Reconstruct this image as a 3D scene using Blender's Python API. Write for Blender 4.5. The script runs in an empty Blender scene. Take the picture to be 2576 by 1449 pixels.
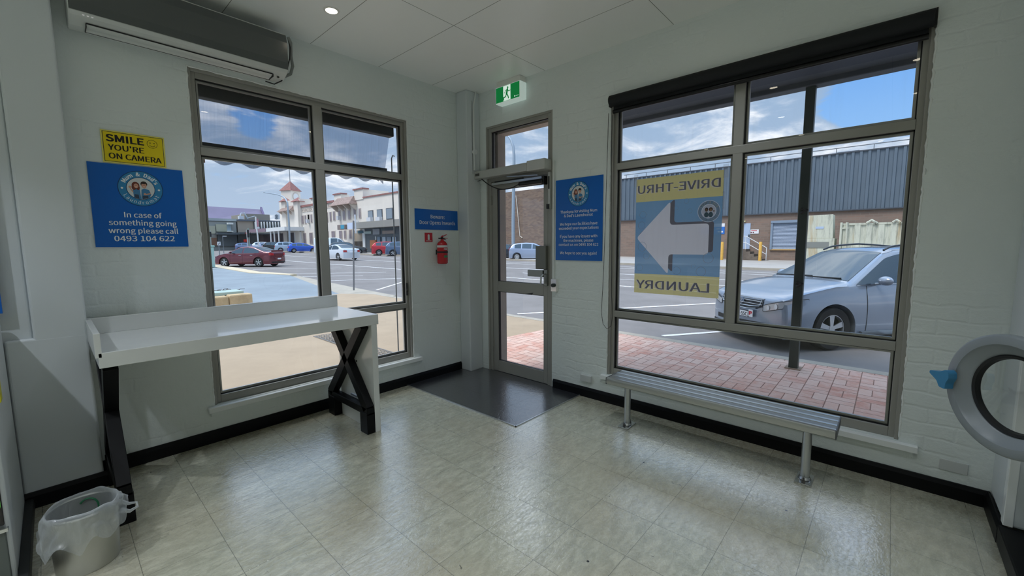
import bpy, bmesh, math, random
from mathutils import Vector, Matrix, noise
random.seed(7)
SC = bpy.context.scene
COL = SC.collection
PI = math.pi
# ---------------------------------------------------------------- camera
CF, CYAW, CPITCH, CROLL = 1051.17, math.radians(42.189), math.radians(-5.985), math.radians(-0.415)
CAM = Vector((-3.3286, -3.6510, 1.4491))
FW = Vector((math.cos(CPITCH)*math.cos(CYAW), math.cos(CPITCH)*math.sin(CYAW), math.sin(CPITCH)))
_rt = Vector((math.sin(CYAW), -math.cos(CYAW), 0)); _up = _rt.cross(FW)
RT = _rt*math.cos(CROLL) + _up*math.sin(CROLL)
UP = -_rt*math.sin(CROLL) + _up*math.cos(CROLL)
cam = bpy.data.cameras.new('camera'); camo = bpy.data.objects.new('camera', cam); COL.objects.link(camo)
cam.sensor_width = 36; cam.lens = CF/2576*36; cam.clip_start = .02; cam.clip_end = 2000
m = Matrix((RT, UP, -FW)).transposed().to_4x4(); m.translation = CAM
camo.matrix_world = m
SC.camera = camo
def ray(u, v): return FW + RT*((u-1288)/CF) - UP*((v-724.5)/CF)
def on(u, v, ax, val):                       # the point of a plane that stands in the place
    r = ray(u, v); k = 'xyz'.index(ax); return CAM + r*((val-CAM[k])/r[k])
def zr(x, y): return -.30 + .0084*x + .0077*y    # the street climbs gently away from the shop
# ---------------------------------------------------------------- view
vs = SC.view_settings
vs.view_transform = 'Standard'; vs.look = 'None'; vs.exposure = 0.0; vs.gamma = 1.0; vs.use_curve_mapping = False
SC.cycles.use_denoising = True
SC.cycles.use_adaptive_sampling = True; SC.cycles.adaptive_threshold = .015
SC.cycles.max_bounces = 9; SC.cycles.diffuse_bounces = 5; SC.cycles.glossy_bounces = 4
SC.cycles.transparent_max_bounces = 20; SC.cycles.transmission_bounces = 8
SC.cycles.caustics_reflective = False; SC.cycles.caustics_refractive = False
SC.cycles.sample_clamp_indirect = 6
# ---------------------------------------------------------------- node helpers
def lin(h):
    if isinstance(h, (tuple, list)): return (*h[:3], 1)
    h = h.lstrip('#'); o = []
    for i in (0, 2, 4):
        c = int(h[i:i+2], 16)/255; o.append(c/12.92 if c <= .04045 else ((c+.055)/1.055)**2.4)
    return (*o, 1)
class NT:
    def __init__(s, tree): s.t = tree; s.n = tree.nodes; s.l = tree.links
    def new(s, ty, **k):
        n = s.n.new(ty)
        for a, b in k.items():
            if a.startswith('i_'):
                kk = a[2:]
                kk = int(kk) if kk.isdigit() else kk.replace('_', ' ')
                s.put(n.inputs[kk], b)
            else: setattr(n, a, b)
        return n
    def put(s, sock, v):
        if isinstance(v, bpy.types.NodeSocket): s.l.new(v, sock)
        elif isinstance(v, bpy.types.Node): s.l.new(v.outputs[0], sock)
        else: sock.default_value = v
    def M(s, op, a, b=0.0, c=None, clamp=False):
        n = s.new('ShaderNodeMath', operation=op, use_clamp=clamp); s.put(n.inputs[0], a); s.put(n.inputs[1], b)
        if c is not None: s.put(n.inputs[2], c)
        return n.outputs[0]
    def V(s, op, a, b=None, sc=None):
        n = s.new('ShaderNodeVectorMath', operation=op); s.put(n.inputs[0], a)
        if b is not None: s.put(n.inputs[1], b)
        if sc is not None: s.put(n.inputs['Scale'], sc)
        return n.outputs['Value'] if op in ('DOT_PRODUCT', 'LENGTH') else n.outputs[0]
    def mix(s, f, a, b):
        n = s.new('ShaderNodeMix', data_type='RGBA'); s.put(n.inputs[0], f); s.put(n.inputs[6], a); s.put(n.inputs[7], b); return n.outputs[2]
    def noise(s, vec, scale=5, detail=3, rough=.5, dist=0):
        n = s.new('ShaderNodeTexNoise', i_Scale=scale, i_Detail=detail, i_Roughness=rough, i_Distortion=dist); s.put(n.inputs['Vector'], vec); return n.outputs[0]
    def ramp(s, f, p0, p1):
        n = s.new('ShaderNodeMapRange', interpolation_type='SMOOTHSTEP'); s.put(n.inputs[0], f); n.inputs[1].default_value = p0; n.inputs[2].default_value = p1; return n.outputs[0]
    def sep(s, v):
        n = s.new('ShaderNodeSeparateXYZ'); s.put(n.inputs[0], v); return n.outputs
    def comb(s, x, y, z):
        n = s.new('ShaderNodeCombineXYZ'); s.put(n.inputs[0], x); s.put(n.inputs[1], y); s.put(n.inputs[2], z); return n.outputs[0]
    def coord(s, w='Object'): return s.new('ShaderNodeTexCoord').outputs[w]
    def bump(s, h, strength=.3, dist=.01):
        return s.new('ShaderNodeBump', i_Strength=strength, i_Distance=dist, i_Height=h).outputs[0]
MATS = {}
def mat(name, col='#cccccc', rough=.6, metal=0., spec=.5, var=0., vscale=6., bump=0., bscale=40., bdist=.003, emit=None, es=1., coat=0., alpha=1., fn=None):
    if name in MATS: return MATS[name]
    m = bpy.data.materials.new(name); m.use_nodes = True; t = NT(m.node_tree); p = t.n['Principled BSDF']
    c = lin(col); p.inputs['Base Color'].default_value = c
    p.inputs['Roughness'].default_value = rough; p.inputs['Metallic'].default_value = metal
    p.inputs['Specular IOR Level'].default_value = spec; p.inputs['Coat Weight'].default_value = coat; p.inputs['Coat Roughness'].default_value = .05
    p.inputs['Alpha'].default_value = alpha
    v = None
    if var > 0:
        v = t.coord(); n = t.ramp(t.noise(v, vscale, 4, .6), .3, .7)
        t.put(p.inputs['Base Color'], t.mix(n, tuple(x*(1-var) for x in c[:3])+(1,), tuple(min(1, x*(1+var)) for x in c[:3])+(1,)))
    if bump > 0:
        v = v or t.coord(); t.put(p.inputs['Normal'], t.bump(t.noise(v, bscale, 3), bump, bdist))
    if emit: p.inputs['Emission Color'].default_value = lin(emit); p.inputs['Emission Strength'].default_value = es
    if fn: fn(t, p)
    MATS[name] = m; return m
# ---------------------------------------------------------------- sky and sun
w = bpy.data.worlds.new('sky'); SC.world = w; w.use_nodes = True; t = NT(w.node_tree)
bg = t.n['Background']
d = t.V('NORMALIZE', t.coord('Generated'))
sx, sy, sz = t.sep(d)
zz = t.M('ADD', t.M('MAXIMUM', sz, 0.0), .16)
pc = t.comb(t.M('DIVIDE', sx, zz), t.M('DIVIDE', sy, zz), t.M('MULTIPLY', sz, 2.0))
big = t.noise(t.V('ADD', pc, (3.1, 7.7, 0)), .55, 8, .58, .3)
fine = t.noise(t.V('ADD', pc, (13.1, 2.7, 1.5)), 1.9, 9, .62, .5)
shade = t.noise(t.V('ADD', pc, (5.5, 9.2, 4)), .8, 6, .5, .2)
cov = t.M('ADD', t.M('MULTIPLY', big, .6), t.M('MULTIPLY', fine, .42))
for (u, v, r_, a_) in ((640, 262, .9965, .22), (2300, 215, .990, .20), (1985, 385, .9995, .09)):
    dd = tuple(ray(u, v).normalized())
    cov = t.M('SUBTRACT', cov, t.M('MULTIPLY', t.ramp(t.V('DOT_PRODUCT', d, dd), r_, 1.0), a_))
cl = t.ramp(cov, .385, .455)
blue = t.mix(t.ramp(sz, 0., .5), lin('#9cc6ee'), lin('#4c90e0'))
lit = t.ramp(t.M('ADD', t.M('MULTIPLY', shade, .55), t.M('MULTIPLY', fine, .55)), .53, .72)
hor = t.M('SUBTRACT', 1.0, t.ramp(sz, .02, .30))
lit = t.M('ADD', lit, t.M('MULTIPLY', hor, .16), clamp=True)
cloud = t.mix(lit, lin('#93adcb'), (1.0, 1.02, 1.05, 1))
skyc = t.mix(cl, blue, cloud)
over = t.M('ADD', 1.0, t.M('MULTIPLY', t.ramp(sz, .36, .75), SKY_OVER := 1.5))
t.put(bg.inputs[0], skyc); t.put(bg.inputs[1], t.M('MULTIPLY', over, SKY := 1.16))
w.cycles.sampling_method = 'AUTOMATIC'
sun = bpy.data.lights.new('sun', 'SUN'); suno = bpy.data.objects.new('sun', sun); COL.objects.link(suno)
sun.energy = 2.6; sun.angle = math.radians(25); sun.color = (1, .95, .88)
suno.rotation_euler = Vector((-.75, .28, 1.35)).to_track_quat('Z', 'Y').to_euler()
# ---------------------------------------------------------------- ceiling lamps (power of the shop's downlights and of the added rear fill lamps)
LAMP_W = 3.5; BACK_FILL_W = 12.0; LAMP_COL = (.90, .97, 1.07)
DOWNLIGHTS = [(-1.85, -.61), (-.62, -2.60), (-1.9, -2.60), (-3.2, -2.45), (-2.0, -3.72), (-3.2, -3.75),
              (-4.5, -1.1), (-4.5, -2.5), (-4.5, -4.0), (-5.9, -1.4), (-5.9, -3.4), (-2.6, -5.4), (-4.5, -5.4), (-6.6, -5.4)]  # this row: unseen rear lamps added to brighten the room
# ---------------------------------------------------------------- mesh helpers
class MB:
    def __init__(s): s.v = []; s.f = []; s.mi = []; s.cur = 0
    def add(s, vs, fs):
        o = len(s.v); s.v += [tuple(p) for p in vs]; s.f += [tuple(i+o for i in f) for f in fs]; s.mi += [s.cur]*len(fs); return s
    def box(s, x0, x1, y0, y1, z0, z1):
        x0, x1 = min(x0, x1), max(x0, x1); y0, y1 = min(y0, y1), max(y0, y1); z0, z1 = min(z0, z1), max(z0, z1)
        v = [(x, y, z) for z in (z0, z1) for y in (y0, y1) for x in (x0, x1)]
        return s.add(v, [(0, 2, 3, 1), (4, 5, 7, 6), (0, 1, 5, 4), (2, 6, 7, 3), (0, 4, 6, 2), (1, 3, 7, 5)])
    def quad(s, a, b, c, d): return s.add([a, b, c, d], [(0, 1, 2, 3)])
    def hexa(s, p):                       # 8 points: bottom ring 4, top ring 4
        return s.add(p, [(3, 2, 1, 0), (4, 5, 6, 7), (0, 1, 5, 4), (1, 2, 6, 5), (2, 3, 7, 6), (3, 0, 4, 7)])
    def bar(s, a, b, wu, wv, ref=(0, 0, 1)):     # square bar from a to b
        a, b = Vector(a), Vector(b); dr = (b-a).normalized(); r = Vector(ref)
        if abs(dr.dot(r)) > .95: r = Vector((1, 0, 0))
        u = dr.cross(r).normalized(); v = u.cross(dr)
        u *= wu/2; v *= wv/2
        return s.hexa([a-u-v, a+u-v, a+u+v, a-u+v, b-u-v, b+u-v, b+u+v, b-u+v])
    def tube(s, pts, r, n=10, cap=True):
        pts = [Vector(p) for p in pts]; rs = r if isinstance(r, (list, tuple)) else [r]*len(pts)
        o = len(s.v); fr = None
        for i, p in enumerate(pts):
            dr = (pts[min(i+1, len(pts)-1)]-pts[max(i-1, 0)]).normalized()
            if fr is None:
                fr = dr.orthogonal().normalized()
            fr = (fr-dr*fr.dot(dr)).normalized(); b = dr.cross(fr)
            for k in range(n):
                a = 2*PI*k/n; s.v.append(tuple(p+(fr*math.cos(a)+b*math.sin(a))*rs[i]))
        for i in range(len(pts)-1):
            for k in range(n):
                s.f.append((o+i*n+k, o+i*n+(k+1) % n, o+(i+1)*n+(k+1) % n, o+(i+1)*n+k)); s.mi.append(s.cur)
        if cap:
            s.f.append(tuple(o+k for k in reversed(range(n)))); s.mi.append(s.cur)
            e = o+(len(pts)-1)*n; s.f.append(tuple(e+k for k in range(n))); s.mi.append(s.cur)
        return s
    def lathe(s, prof, c=(0, 0, 0), n=28, axis='z', closed=False):     # prof: (r, h)
        o = len(s.v); c = Vector(c)
        for r, h in prof:
            for k in range(n):
                a = 2*PI*k/n; x, y = r*math.cos(a), r*math.sin(a)
                p = {'z': (x, y, h), 'x': (h, x, y), 'y': (x, h, y)}[axis]; s.v.append(tuple(c+Vector(p)))
        m_ = len(prof); rng = range(m_ if closed else m_-1)
        for i in rng:
            j = (i+1) % m_
            for k in range(n): s.f.append((o+i*n+k, o+i*n+(k+1) % n, o+j*n+(k+1) % n, o+j*n+k)); s.mi.append(s.cur)
        return s
    def disc(s, c, r, nrm='z', n=28, th=.002):
        return s.lathe([(0.0001, -th/2), (r, -th/2), (r, th/2), (.0001, th/2)], c, n, nrm)
    def prism(s, poly, fn, d0, d1):       # poly 2D, fn(u,v,w) -> xyz, extruded w from d0 to d1
        n = len(poly); v = [fn(u, w_, d0) for u, w_ in poly]+[fn(u, w_, d1) for u, w_ in poly]
        return s.add(v, [tuple(reversed(range(n))), tuple(range(n, 2*n))]+[(i, (i+1) % n, n+(i+1) % n, n+i) for i in range(n)])
    def grid(s, fn, nu, nv):              # fn(a,b) a,b in 0..1
        v = [fn(i/nu, j/nv) for i in range(nu+1) for j in range(nv+1)]
        return s.add(v, [(i*(nv+1)+j, (i+1)*(nv+1)+j, (i+1)*(nv+1)+j+1, i*(nv+1)+j+1) for i in range(nu) for j in range(nv)])
    def xf(s, M): s.v = [tuple(M @ Vector(p)) for p in s.v]; return s
    def build(s, name, m, parent=None, bevel=0, smooth=None, seg=2, fix=True):
        me = bpy.data.meshes.new(name); me.from_pydata(s.v, [], s.f)
        for mm in (m if isinstance(m, (list, tuple)) else [m]): me.materials.append(mm)
        if any(s.mi): me.polygons.foreach_set('material_index', s.mi)
        if fix:
            b = bmesh.new(); b.from_mesh(me); bmesh.ops.recalc_face_normals(b, faces=b.faces); b.to_mesh(me); b.free()
        if smooth is not None:
            me.polygons.foreach_set('use_smooth', [True]*len(me.polygons)); me.set_sharp_from_angle(angle=math.radians(smooth))
        me.update()
        o = bpy.data.objects.new(name, me); COL.objects.link(o)
        if parent is not None: o.parent = parent
        if bevel:
            md = o.modifiers.new('bevel', 'BEVEL'); md.width = bevel; md.segments = seg; md.limit_method = 'ANGLE'; md.angle_limit = math.radians(35)
        return o
def tag(o, label=None, cat=None, group=None, kind=None):
    if label: o['label'] = label
    if cat: o['category'] = cat
    if group: o['group'] = group
    if kind: o['kind'] = kind
    return o
def thing(name, label, cat, loc=(0, 0, 0), rz=0, group=None):
    o = bpy.data.objects.new(name, None); COL.objects.link(o); o.empty_display_size = .1
    o.location = loc; o.rotation_euler = (0, 0, rz); return tag(o, label, cat, group)
def local(o, parent):                     # geometry was built in world space: keep it there under a placed Empty
    o.parent = parent; o.matrix_parent_inverse = Matrix.Translation(parent.location).inverted() if not any(parent.rotation_euler) else (Matrix.Translation(parent.location) @ parent.rotation_euler.to_matrix().to_4x4()).inverted(); return o
def W(mb, name, m, parent, **k):          # build world-space part under a thing
    return local(mb.build(name, m, None, **k), parent)
def struct(mb, name, m, **k): return tag(mb.build(name, m, None, **k), kind='structure')
def copy_tree(o, parent=None):
    c = o.copy(); COL.objects.link(c); c.parent = parent
    for ch in [x for x in bpy.data.objects if x.parent == o]: copy_tree(ch, c)
    return c
# ---- lettering: the glyph outlines of the built-in font as thin solid meshes
_gl = {}
def _font():                               # the sans typeface that ships inside Blender; its built-in one otherwise
    import os
    try:
        p = os.path.join(bpy.utils.system_resource('DATAFILES'), 'fonts', 'Noto Sans CJK Regular.woff2')
        if os.path.exists(p): return bpy.data.fonts.load(p)
    except Exception: pass
    return None
FONT = _font()
def glyphs(body, bold=0.0, ext=.5, space=1.0, align='LEFT'):
    key = (body, bold, ext, space, align)
    if key not in _gl:
        cu = bpy.data.curves.new('t', 'FONT'); cu.body = body; cu.font = FONT or cu.font; cu.offset = 0; cu.extrude = 0; cu.resolution_u = 3; cu.space_character = space
        cu.align_x = align; cu.size = 1
        o = bpy.data.objects.new('t', cu); COL.objects.link(o)
        dg = bpy.context.evaluated_depsgraph_get(); me = bpy.data.meshes.new_from_object(o.evaluated_get(dg))
        _gl[key] = ([tuple(v.co) for v in me.vertices], [tuple(p.vertices) for p in me.polygons])
        bpy.data.objects.remove(o); bpy.data.curves.remove(cu); bpy.data.meshes.remove(me)
    return _gl[key]
_h = [p[1] for p in glyphs('H')[0]]; KH = .72/(max(_h)-min(_h))      # any face: make capitals .72 of the size
def weights(b): return [(0, 0)] if b <= 0 else ([(-b, 0), (b, 0)] if b < .012 else [(-b, -b*.7), (b, -b*.7), (-b, b*.7), (b, b*.7), (0, 0)])
def write(mb, body, fn, x, y, size, width=None, bold=0.0, align='CENTER', space=1.0, th=.0012):
    """fn(u,v,w): sign plane -> world; x,y anchor (baseline); width: fit the line to it"""
    v, f = glyphs(body, bold, space=space)
    if not v: return
    xs = [p[0] for p in v]; x0, x1 = min(xs), max(xs); sx_ = size if width is None else width/(x1-x0)
    ox = {'CENTER': -(x0+x1)/2, 'LEFT': -x0, 'RIGHT': -x1}[align]
    for i_, (bx, by) in enumerate(weights(bold)): mb.add([fn(x+(p[0]+ox+bx)*sx_, y+(p[1]+by)*size*KH, th+i_*.00002) for p in v], f)
    return (x1-x0)*sx_
def arc_write(mb, body, fn, cx, cy, r, size, a0, a1, bold=0., th=.0012, inside=False):
    n = len(body); adv = []
    for ch in body:
        v, f = glyphs(ch if ch != ' ' else '.', bold); xs = [p[0] for p in v]; adv.append((max(xs)-min(xs) if ch != ' ' else .12)+.10)
    tot = sum(adv); pos = 0
    for ch, a in zip(body, adv):
        mid = (pos+a/2)/tot; pos += a
        if ch == ' ': continue
        ang = a0+(a1-a0)*mid; v, f = glyphs(ch, bold); xs = [p[0] for p in v]; ox = -(min(xs)+max(xs))/2
        rot = ang-PI/2 if not inside else ang+PI/2
        c, s_ = math.cos(rot), math.sin(rot); rr = r
        for i_, (bx, by) in enumerate(weights(bold)):
            pts = []
            for p in v:
                lx, ly = (p[0]+ox+bx)*size*KH, (p[1]-.35/KH+by)*size*KH
                pts.append(fn(cx+rr*math.cos(ang)+lx*c-ly*s_, cy+rr*math.sin(ang)+lx*s_+ly*c, th+i_*.00002))
            mb.add(pts, f)
def onA(y0): return lambda u, v, w_: (u, y0-w_, v)            # wall on the left: u = x, v = z, faces the room (-y)
def onB(x0, flip=1): return lambda u, v, w_: (x0-w_, -u, v)   # wall on the right: u = -y, v = z, faces the room (-x)
# ================================================================ THE ROOM
ZC = 3.10
def wall_fn(t, p):
    v = t.coord(); x, y, z = t.sep(v)
    uu = t.M('ADD', x, y)
    br = t.new('ShaderNodeTexBrick', i_Scale=1.0); br.inputs['Mortar Size'].default_value = .012; br.inputs['Brick Width'].default_value = .24; br.inputs['Row Height'].default_value = .086; br.inputs['Mortar Smooth'].default_value = 1.
    wob = t.noise(v, 5, 3); t.put(br.inputs['Vector'], t.comb(t.M('ADD', uu, t.M('MULTIPLY', wob, .05)), t.M('ADD', z, t.M('MULTIPLY', t.noise(v, 6.3, 3), .05)), 0))
    msk = t.ramp(t.noise(v, 1.7, 3), .45, .62)
    lump = t.M('ADD', t.M('MULTIPLY', t.noise(v, 14, 5, .6), .55), t.M('MULTIPLY', t.noise(v, 3, 2), .5))
    h = t.M('SUBTRACT', lump, t.M('MULTIPLY', t.M('MULTIPLY', br.outputs['Fac'], msk), .17))
    t.put(p.inputs['Normal'], t.bump(h, .95, .012))
M_WALL = mat('painted_brick_white', '#e0e7e6', .62, spec=.25, fn=wall_fn)
M_SMOOTH = mat('painted_plaster_white', '#d3d9dc', .5, spec=.35, bump=.12, bscale=9, bdist=.01)
M_SOFT = mat('painted_plaster_lumpy', '#e6eae8', .5, bump=.8, bscale=28, bdist=.012)
M_BACK = mat('painted_plaster_pale', '#dfe2df', .6)
M_CEIL = mat('ceiling_panel_white', '#dfe2df', .55, bump=.05, bscale=3, bdist=.01)
M_FRAME = mat('aluminium_frame_greige', '#9a9993', .42, metal=.08, spec=.4, bump=.05, bscale=30)
M_GASK = mat('black_gasket', '#0c0d0e', .5)
M_BLK = mat('black_gloss_paint', '#050608', .45, spec=.18, bump=.06, bscale=20)
M_WHITE = mat('white_laminate', '#d9dcdc', .22, spec=.6, coat=.5, var=.03, vscale=2)
M_SILL = mat('white_sill_paint', '#e8ecec', .35, bump=.1, bscale=20)
M_CONC = mat('soffit_render_beige', '#c9c0b2', .8, var=.05, bump=.2, bscale=60)
# wall A (left of the corner), wall B (right of it)
AX0, AX1, AZ0, AZ1 = -2.593, -.840, .2735, 2.680
BY0, BY1, BZ0, BZ1 = -1.792, -3.754, .260, 2.702
DY0, DY1, DZ1 = -.2625, -1.1716, 2.723
TH = .15
b = MB(); b.box(-9, AX0, 0, TH, -.3, 3.35).box(AX1, TH, 0, TH, -.3, 3.35).box(AX0, AX1, 0, TH, -.3, AZ0).box(AX0, AX1, 0, TH, AZ1, 3.35)
struct(b, 'wall_left', M_WALL)
b = MB(); b.box(0, TH, DY0, 0, -.3, 3.35).box(0, TH, BY0, DY1, -.3, 3.35).box(0, TH, -5.2, BY1, -.3, 3.35)
b.box(0, TH, DY1, DY0, DZ1, 3.35).box(0, TH, DY1, DY0, -.3, -.005).box(0, TH, BY1, BY0, -.3, BZ0).box(0, TH, BY1, BY0, BZ1, 3.35)
struct(b, 'wall_right', M_WALL)
# lumpy plaster edges round the two window openings
def lumpy(pts, r, name):
    b = MB(); n = 60; rs = []; q = []
    for i in range(len(pts)-1):
        a, c = Vector(pts[i]), Vector(pts[i+1]); k = max(6, int((c-a).length/.02))
        for j in range(k):
            p = a.lerp(c, j/k); q.append(p+Vector([random.gauss(0, .0014) for _ in range(3)])); rs.append(r*(1+.5*noise.noise(p*23)+.25*noise.noise(p*60)))
    b.tube(q, rs, 7); return struct(b, name, M_SOFT, smooth=60)
lumpy([(AX0-.003, .004, AZ0+.02), (AX0-.003, .004, AZ1), (AX1+.003, .004, AZ1), (AX1+.003, .004, AZ0)], .006, 'trim_1')
lumpy([(.004, BY0+.003, BZ0+.02), (.004, BY0+.003, BZ1+.004), (.004, BY1-.003, BZ1+.004), (.004, BY1-.003, BZ0)], .006, 'trim_2')
b = MB(); b.box(-.1965, 0, -.168, 0, 0, ZC); struct(b, 'wall_corner_pier', M_SMOOTH, bevel=.012, seg=3)
b = MB(); b.box(-3.425, -3.212, -.178, 0, .0, ZC); b.box(-3.53, -3.212, -.1785, 0, 0, .95); b.box(-9, -3.425, -.15, 0, 0, ZC)
struct(b, 'wall_left_pier', M_SMOOTH, bevel=.012, seg=3)
b = MB(); b.box(-.375, 0, -5.0, -4.133, .095, ZC); struct(b, 'wall_far_right', M_SMOOTH, bevel=.014, seg=3)
b = MB(); b.box(-9.1, -9, -7.1, 0, -.1, ZC); struct(b, 'wall_back_left', M_BACK)
b = MB(); b.box(-9, -.375, -7.2, -7.1, -.1, ZC).box(-.45, -.375, -7.1, -5.0, -.1, ZC); struct(b, 'wall_back', M_BACK)
# ceiling: panels with hairline joints
def ceil_fn(t, p):
    x, y, z = t.sep(t.coord())
    def joint(c, off, per, wd):
        f = t.M('FRACT', t.M('DIVIDE', t.M('SUBTRACT', c, off), per)); a = t.M('MINIMUM', f, t.M('SUBTRACT', 1., f)); return t.M('LESS_THAN', a, wd/per)
    j = t.M('MAXIMUM', joint(x, -.511, .617, .0022), joint(y, -1.08, 1.232, .0022))
    t.put(p.inputs['Base Color'], t.mix(j, lin('#f5f7f6'), lin('#7d817d')))
M_CEIL2 = mat('ceiling_sheet_with_joints', '#dfe2df', .35, spec=.4, fn=ceil_fn)
b = MB(); b.box(-9.1, TH, -7.2, TH, ZC, ZC+.1); struct(b, 'ceiling', M_CEIL2)
b = MB(); b.box(-9.4, .5, -7.4, .4, 3.36, 3.5); struct(b, 'wall_roof_slab', M_BACK)
# floor of vinyl tiles
def floor_fn(t, p):
    v = t.coord(); x, y, z = t.sep(v)
    def jt(c, off, per, wd):
        f = t.M('FRACT', t.M('DIVIDE', t.M('SUBTRACT', c, off), per)); a = t.M('MINIMUM', f, t.M('SUBTRACT', 1., f)); return t.M('LESS_THAN', a, wd/per)
    j = t.M('MAXIMUM', jt(x, -2.8598, .305, .0014), jt(y, -1.2975, .305, .0012))
    ix = t.M('FLOOR', t.M('DIVIDE', t.M('ADD', x, 2.8598), .305)); iy = t.M('FLOOR', t.M('DIVIDE', t.M('ADD', y, 1.2975), .305))
    wn = t.new('ShaderNodeTexWhiteNoise', noise_dimensions='2D'); t.put(wn.inputs['Vector'], t.comb(ix, iy, 0)); rnd = wn.outputs['Value']
    vv = t.V('ADD', v, t.comb(t.M('MULTIPLY', rnd, 7), t.M('MULTIPLY', rnd, 3), 0))
    streak = t.noise(t.V('MULTIPLY', vv, (9, 22, 1)), 1.2, 5, .6, .6)
    patch = t.noise(v, 1.1, 3)
    c = t.mix(t.ramp(streak, .3, .75), lin('#a6a795'), lin('#cfcfbb'))
    c = t.mix(t.M('MULTIPLY', t.ramp(patch, .35, .7), .6), c, lin('#b3a88f'))
    c = t.mix(t.M('MULTIPLY', rnd, .18), c, lin('#a9a78f'))
    c = t.mix(t.M('MULTIPLY', j, .65), c, lin('#3f413b'))
    sc = t.M('MULTIPLY', t.ramp(t.noise(t.V('MULTIPLY', v, (30, 11, 1)), 1.5, 2, .5, 1.5), .735, .76), .75)
    c = t.mix(sc, c, lin('#3b3a36'))
    sp = t.new('ShaderNodeTexVoronoi', i_Scale=2.6); t.put(sp.inputs['Vector'], v)
    c = t.mix(t.M('LESS_THAN', sp.outputs['Distance'], .018), c, lin('#1d1c1a'))
    t.put(p.inputs['Base Color'], c)
    wav = t.noise(t.V('MULTIPLY', vv, (26, 44, 1)), 1.2, 5, .6, 1.2)
    t.put(p.inputs['Roughness'], t.M('ADD', .20, t.M('MULTIPLY', t.ramp(wav, .35, .7), .16)))
    t.put(p.inputs['Normal'], t.bump(t.M('SUBTRACT', t.M('MULTIPLY', wav, .8), t.M('MULTIPLY', j, .5)), .42, .004))
M_FLOOR = mat('vinyl_tile_floor', '#a5a99c', .25, spec=.6, coat=1., fn=floor_fn)
_p = M_FLOOR.node_tree.nodes['Principled BSDF']; _p.inputs['Coat IOR'].default_value = 2.7; _p.inputs['Coat Roughness'].default_value = .13; M_FLOOR.node_tree.links.new(_p.inputs['Normal'].links[0].from_socket, _p.inputs['Coat Normal'])
b = MB(); b.box(-9, TH, -7.2, TH, -.1, 0); struct(b, 'floor', M_FLOOR)
# entrance pad of slate tiles with metal edge
def slate_fn(t, p):
    v = t.coord(); x, y, z = t.sep(v)
    def jt(c, off, per, wd):
        f = t.M('FRACT', t.M('DIVIDE', t.M('SUBTRACT', c, off), per)); a = t.M('MINIMUM', f, t.M('SUBTRACT', 1., f)); return t.M('LESS_THAN', a, wd/per)
    j = t.M('MAXIMUM', jt(x, 0, .3133, .003), jt(y, -1.515, .312, .003))
    wv = t.new('ShaderNodeTexVoronoi', i_Scale=9., feature='DISTANCE_TO_EDGE'); t.put(wv.inputs['Vector'], t.V('ADD', v, t.comb(t.M('MULTIPLY', t.noise(v, 6, 3), .25), t.M('MULTIPLY', t.noise(v, 7, 3), .2), 0)))
    crk = t.ramp(wv.outputs['Distance'], 0., .035)
    n = t.noise(v, 22, 5, .65, 1.)
    t.put(p.inputs['Base Color'], t.mix(j, t.mix(n, lin('#24262b'), lin('#3a3b3f')), lin('#141517')))
    t.put(p.inputs['Normal'], t.bump(t.M('ADD', t.M('ADD', t.M('MULTIPLY', n, .5), t.M('MULTIPLY', crk, .13)), t.M('MULTIPLY', j, -.6)), .5, .004))
M_SLATE = mat('slate_tile', '#2c2e33', .30, spec=.6, coat=1., fn=slate_fn)
_p = M_SLATE.node_tree.nodes['Principled BSDF']; _p.inputs['Coat IOR'].default_value = 1.9; _p.inputs['Coat Roughness'].default_value = .16; M_SLATE.node_tree.links.new(_p.inputs['Normal'].links[0].from_socket, _p.inputs['Coat Normal'])
M_ALU = mat('brushed_aluminium', '#c3c6c8', .28, metal=.9, bump=.05, bscale=80)
M_STEEL = mat('polished_steel', '#d6d8da', .16, metal=1.)
b = MB(); b.box(-.94, TH, -1.515, 0, 0, .006); sp = struct(b, 'floor_slate_pad', M_SLATE)
b = MB(); b.box(-.948, -.94, -1.523, 0, 0, .008).box(-.948, -.02, -1.523, -1.515, 0, .008); struct(b, 'trim_3', M_ALU)
# skirtings
def skirt_prof(b, pts, h=.092, th=.02):
    for (x0, y0), (x1, y1) in pts:
        dx, dy = x1-x0, y1-y0; L = math.hypot(dx, dy); nx, ny = -dy/L*th, dx/L*th      # thickness to the left of the run
        q = lambda x, y, k, z: (x+nx*k, y+ny*k, z)
        b.add([q(x0, y0, 0, 0), q(x1, y1, 0, 0), q(x1, y1, 1, 0), q(x0, y0, 1, 0), q(x0, y0, 0, h), q(x1, y1, 0, h), q(x1, y1, .45, h), q(x0, y0, .45, h), q(x0, y0, 1, h-.022), q(x1, y1, 1, h-.022)],
              [(0, 3, 8, 7, 4) if 0 else (0, 4, 7, 8, 3), (1, 2, 9, 6, 5), (3, 8, 9, 2), (8, 7, 6, 9), (7, 4, 5, 6), (0, 1, 5, 4), (0, 3, 2, 1)])
    return b
struct(skirt_prof(MB(), [((-.2, 0), (-3.212, 0)), ((-3.19, -.178), (-3.53, -.178))]), 'baseboard_left', M_BLK)
struct(skirt_prof(MB(), [((0, -4.133), (0, -1.195))]), 'baseboard_right', M_BLK)
struct(skirt_prof(MB(), [((-.375, -4.133), (0, -4.133))]), 'baseboard_far_right', M_BLK)
b = MB(); b.box(-7.5, -.375, -5.0, -4.114, 0, .094); struct(b, 'floor_machine_plinth', M_BLK, bevel=.006)
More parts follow.
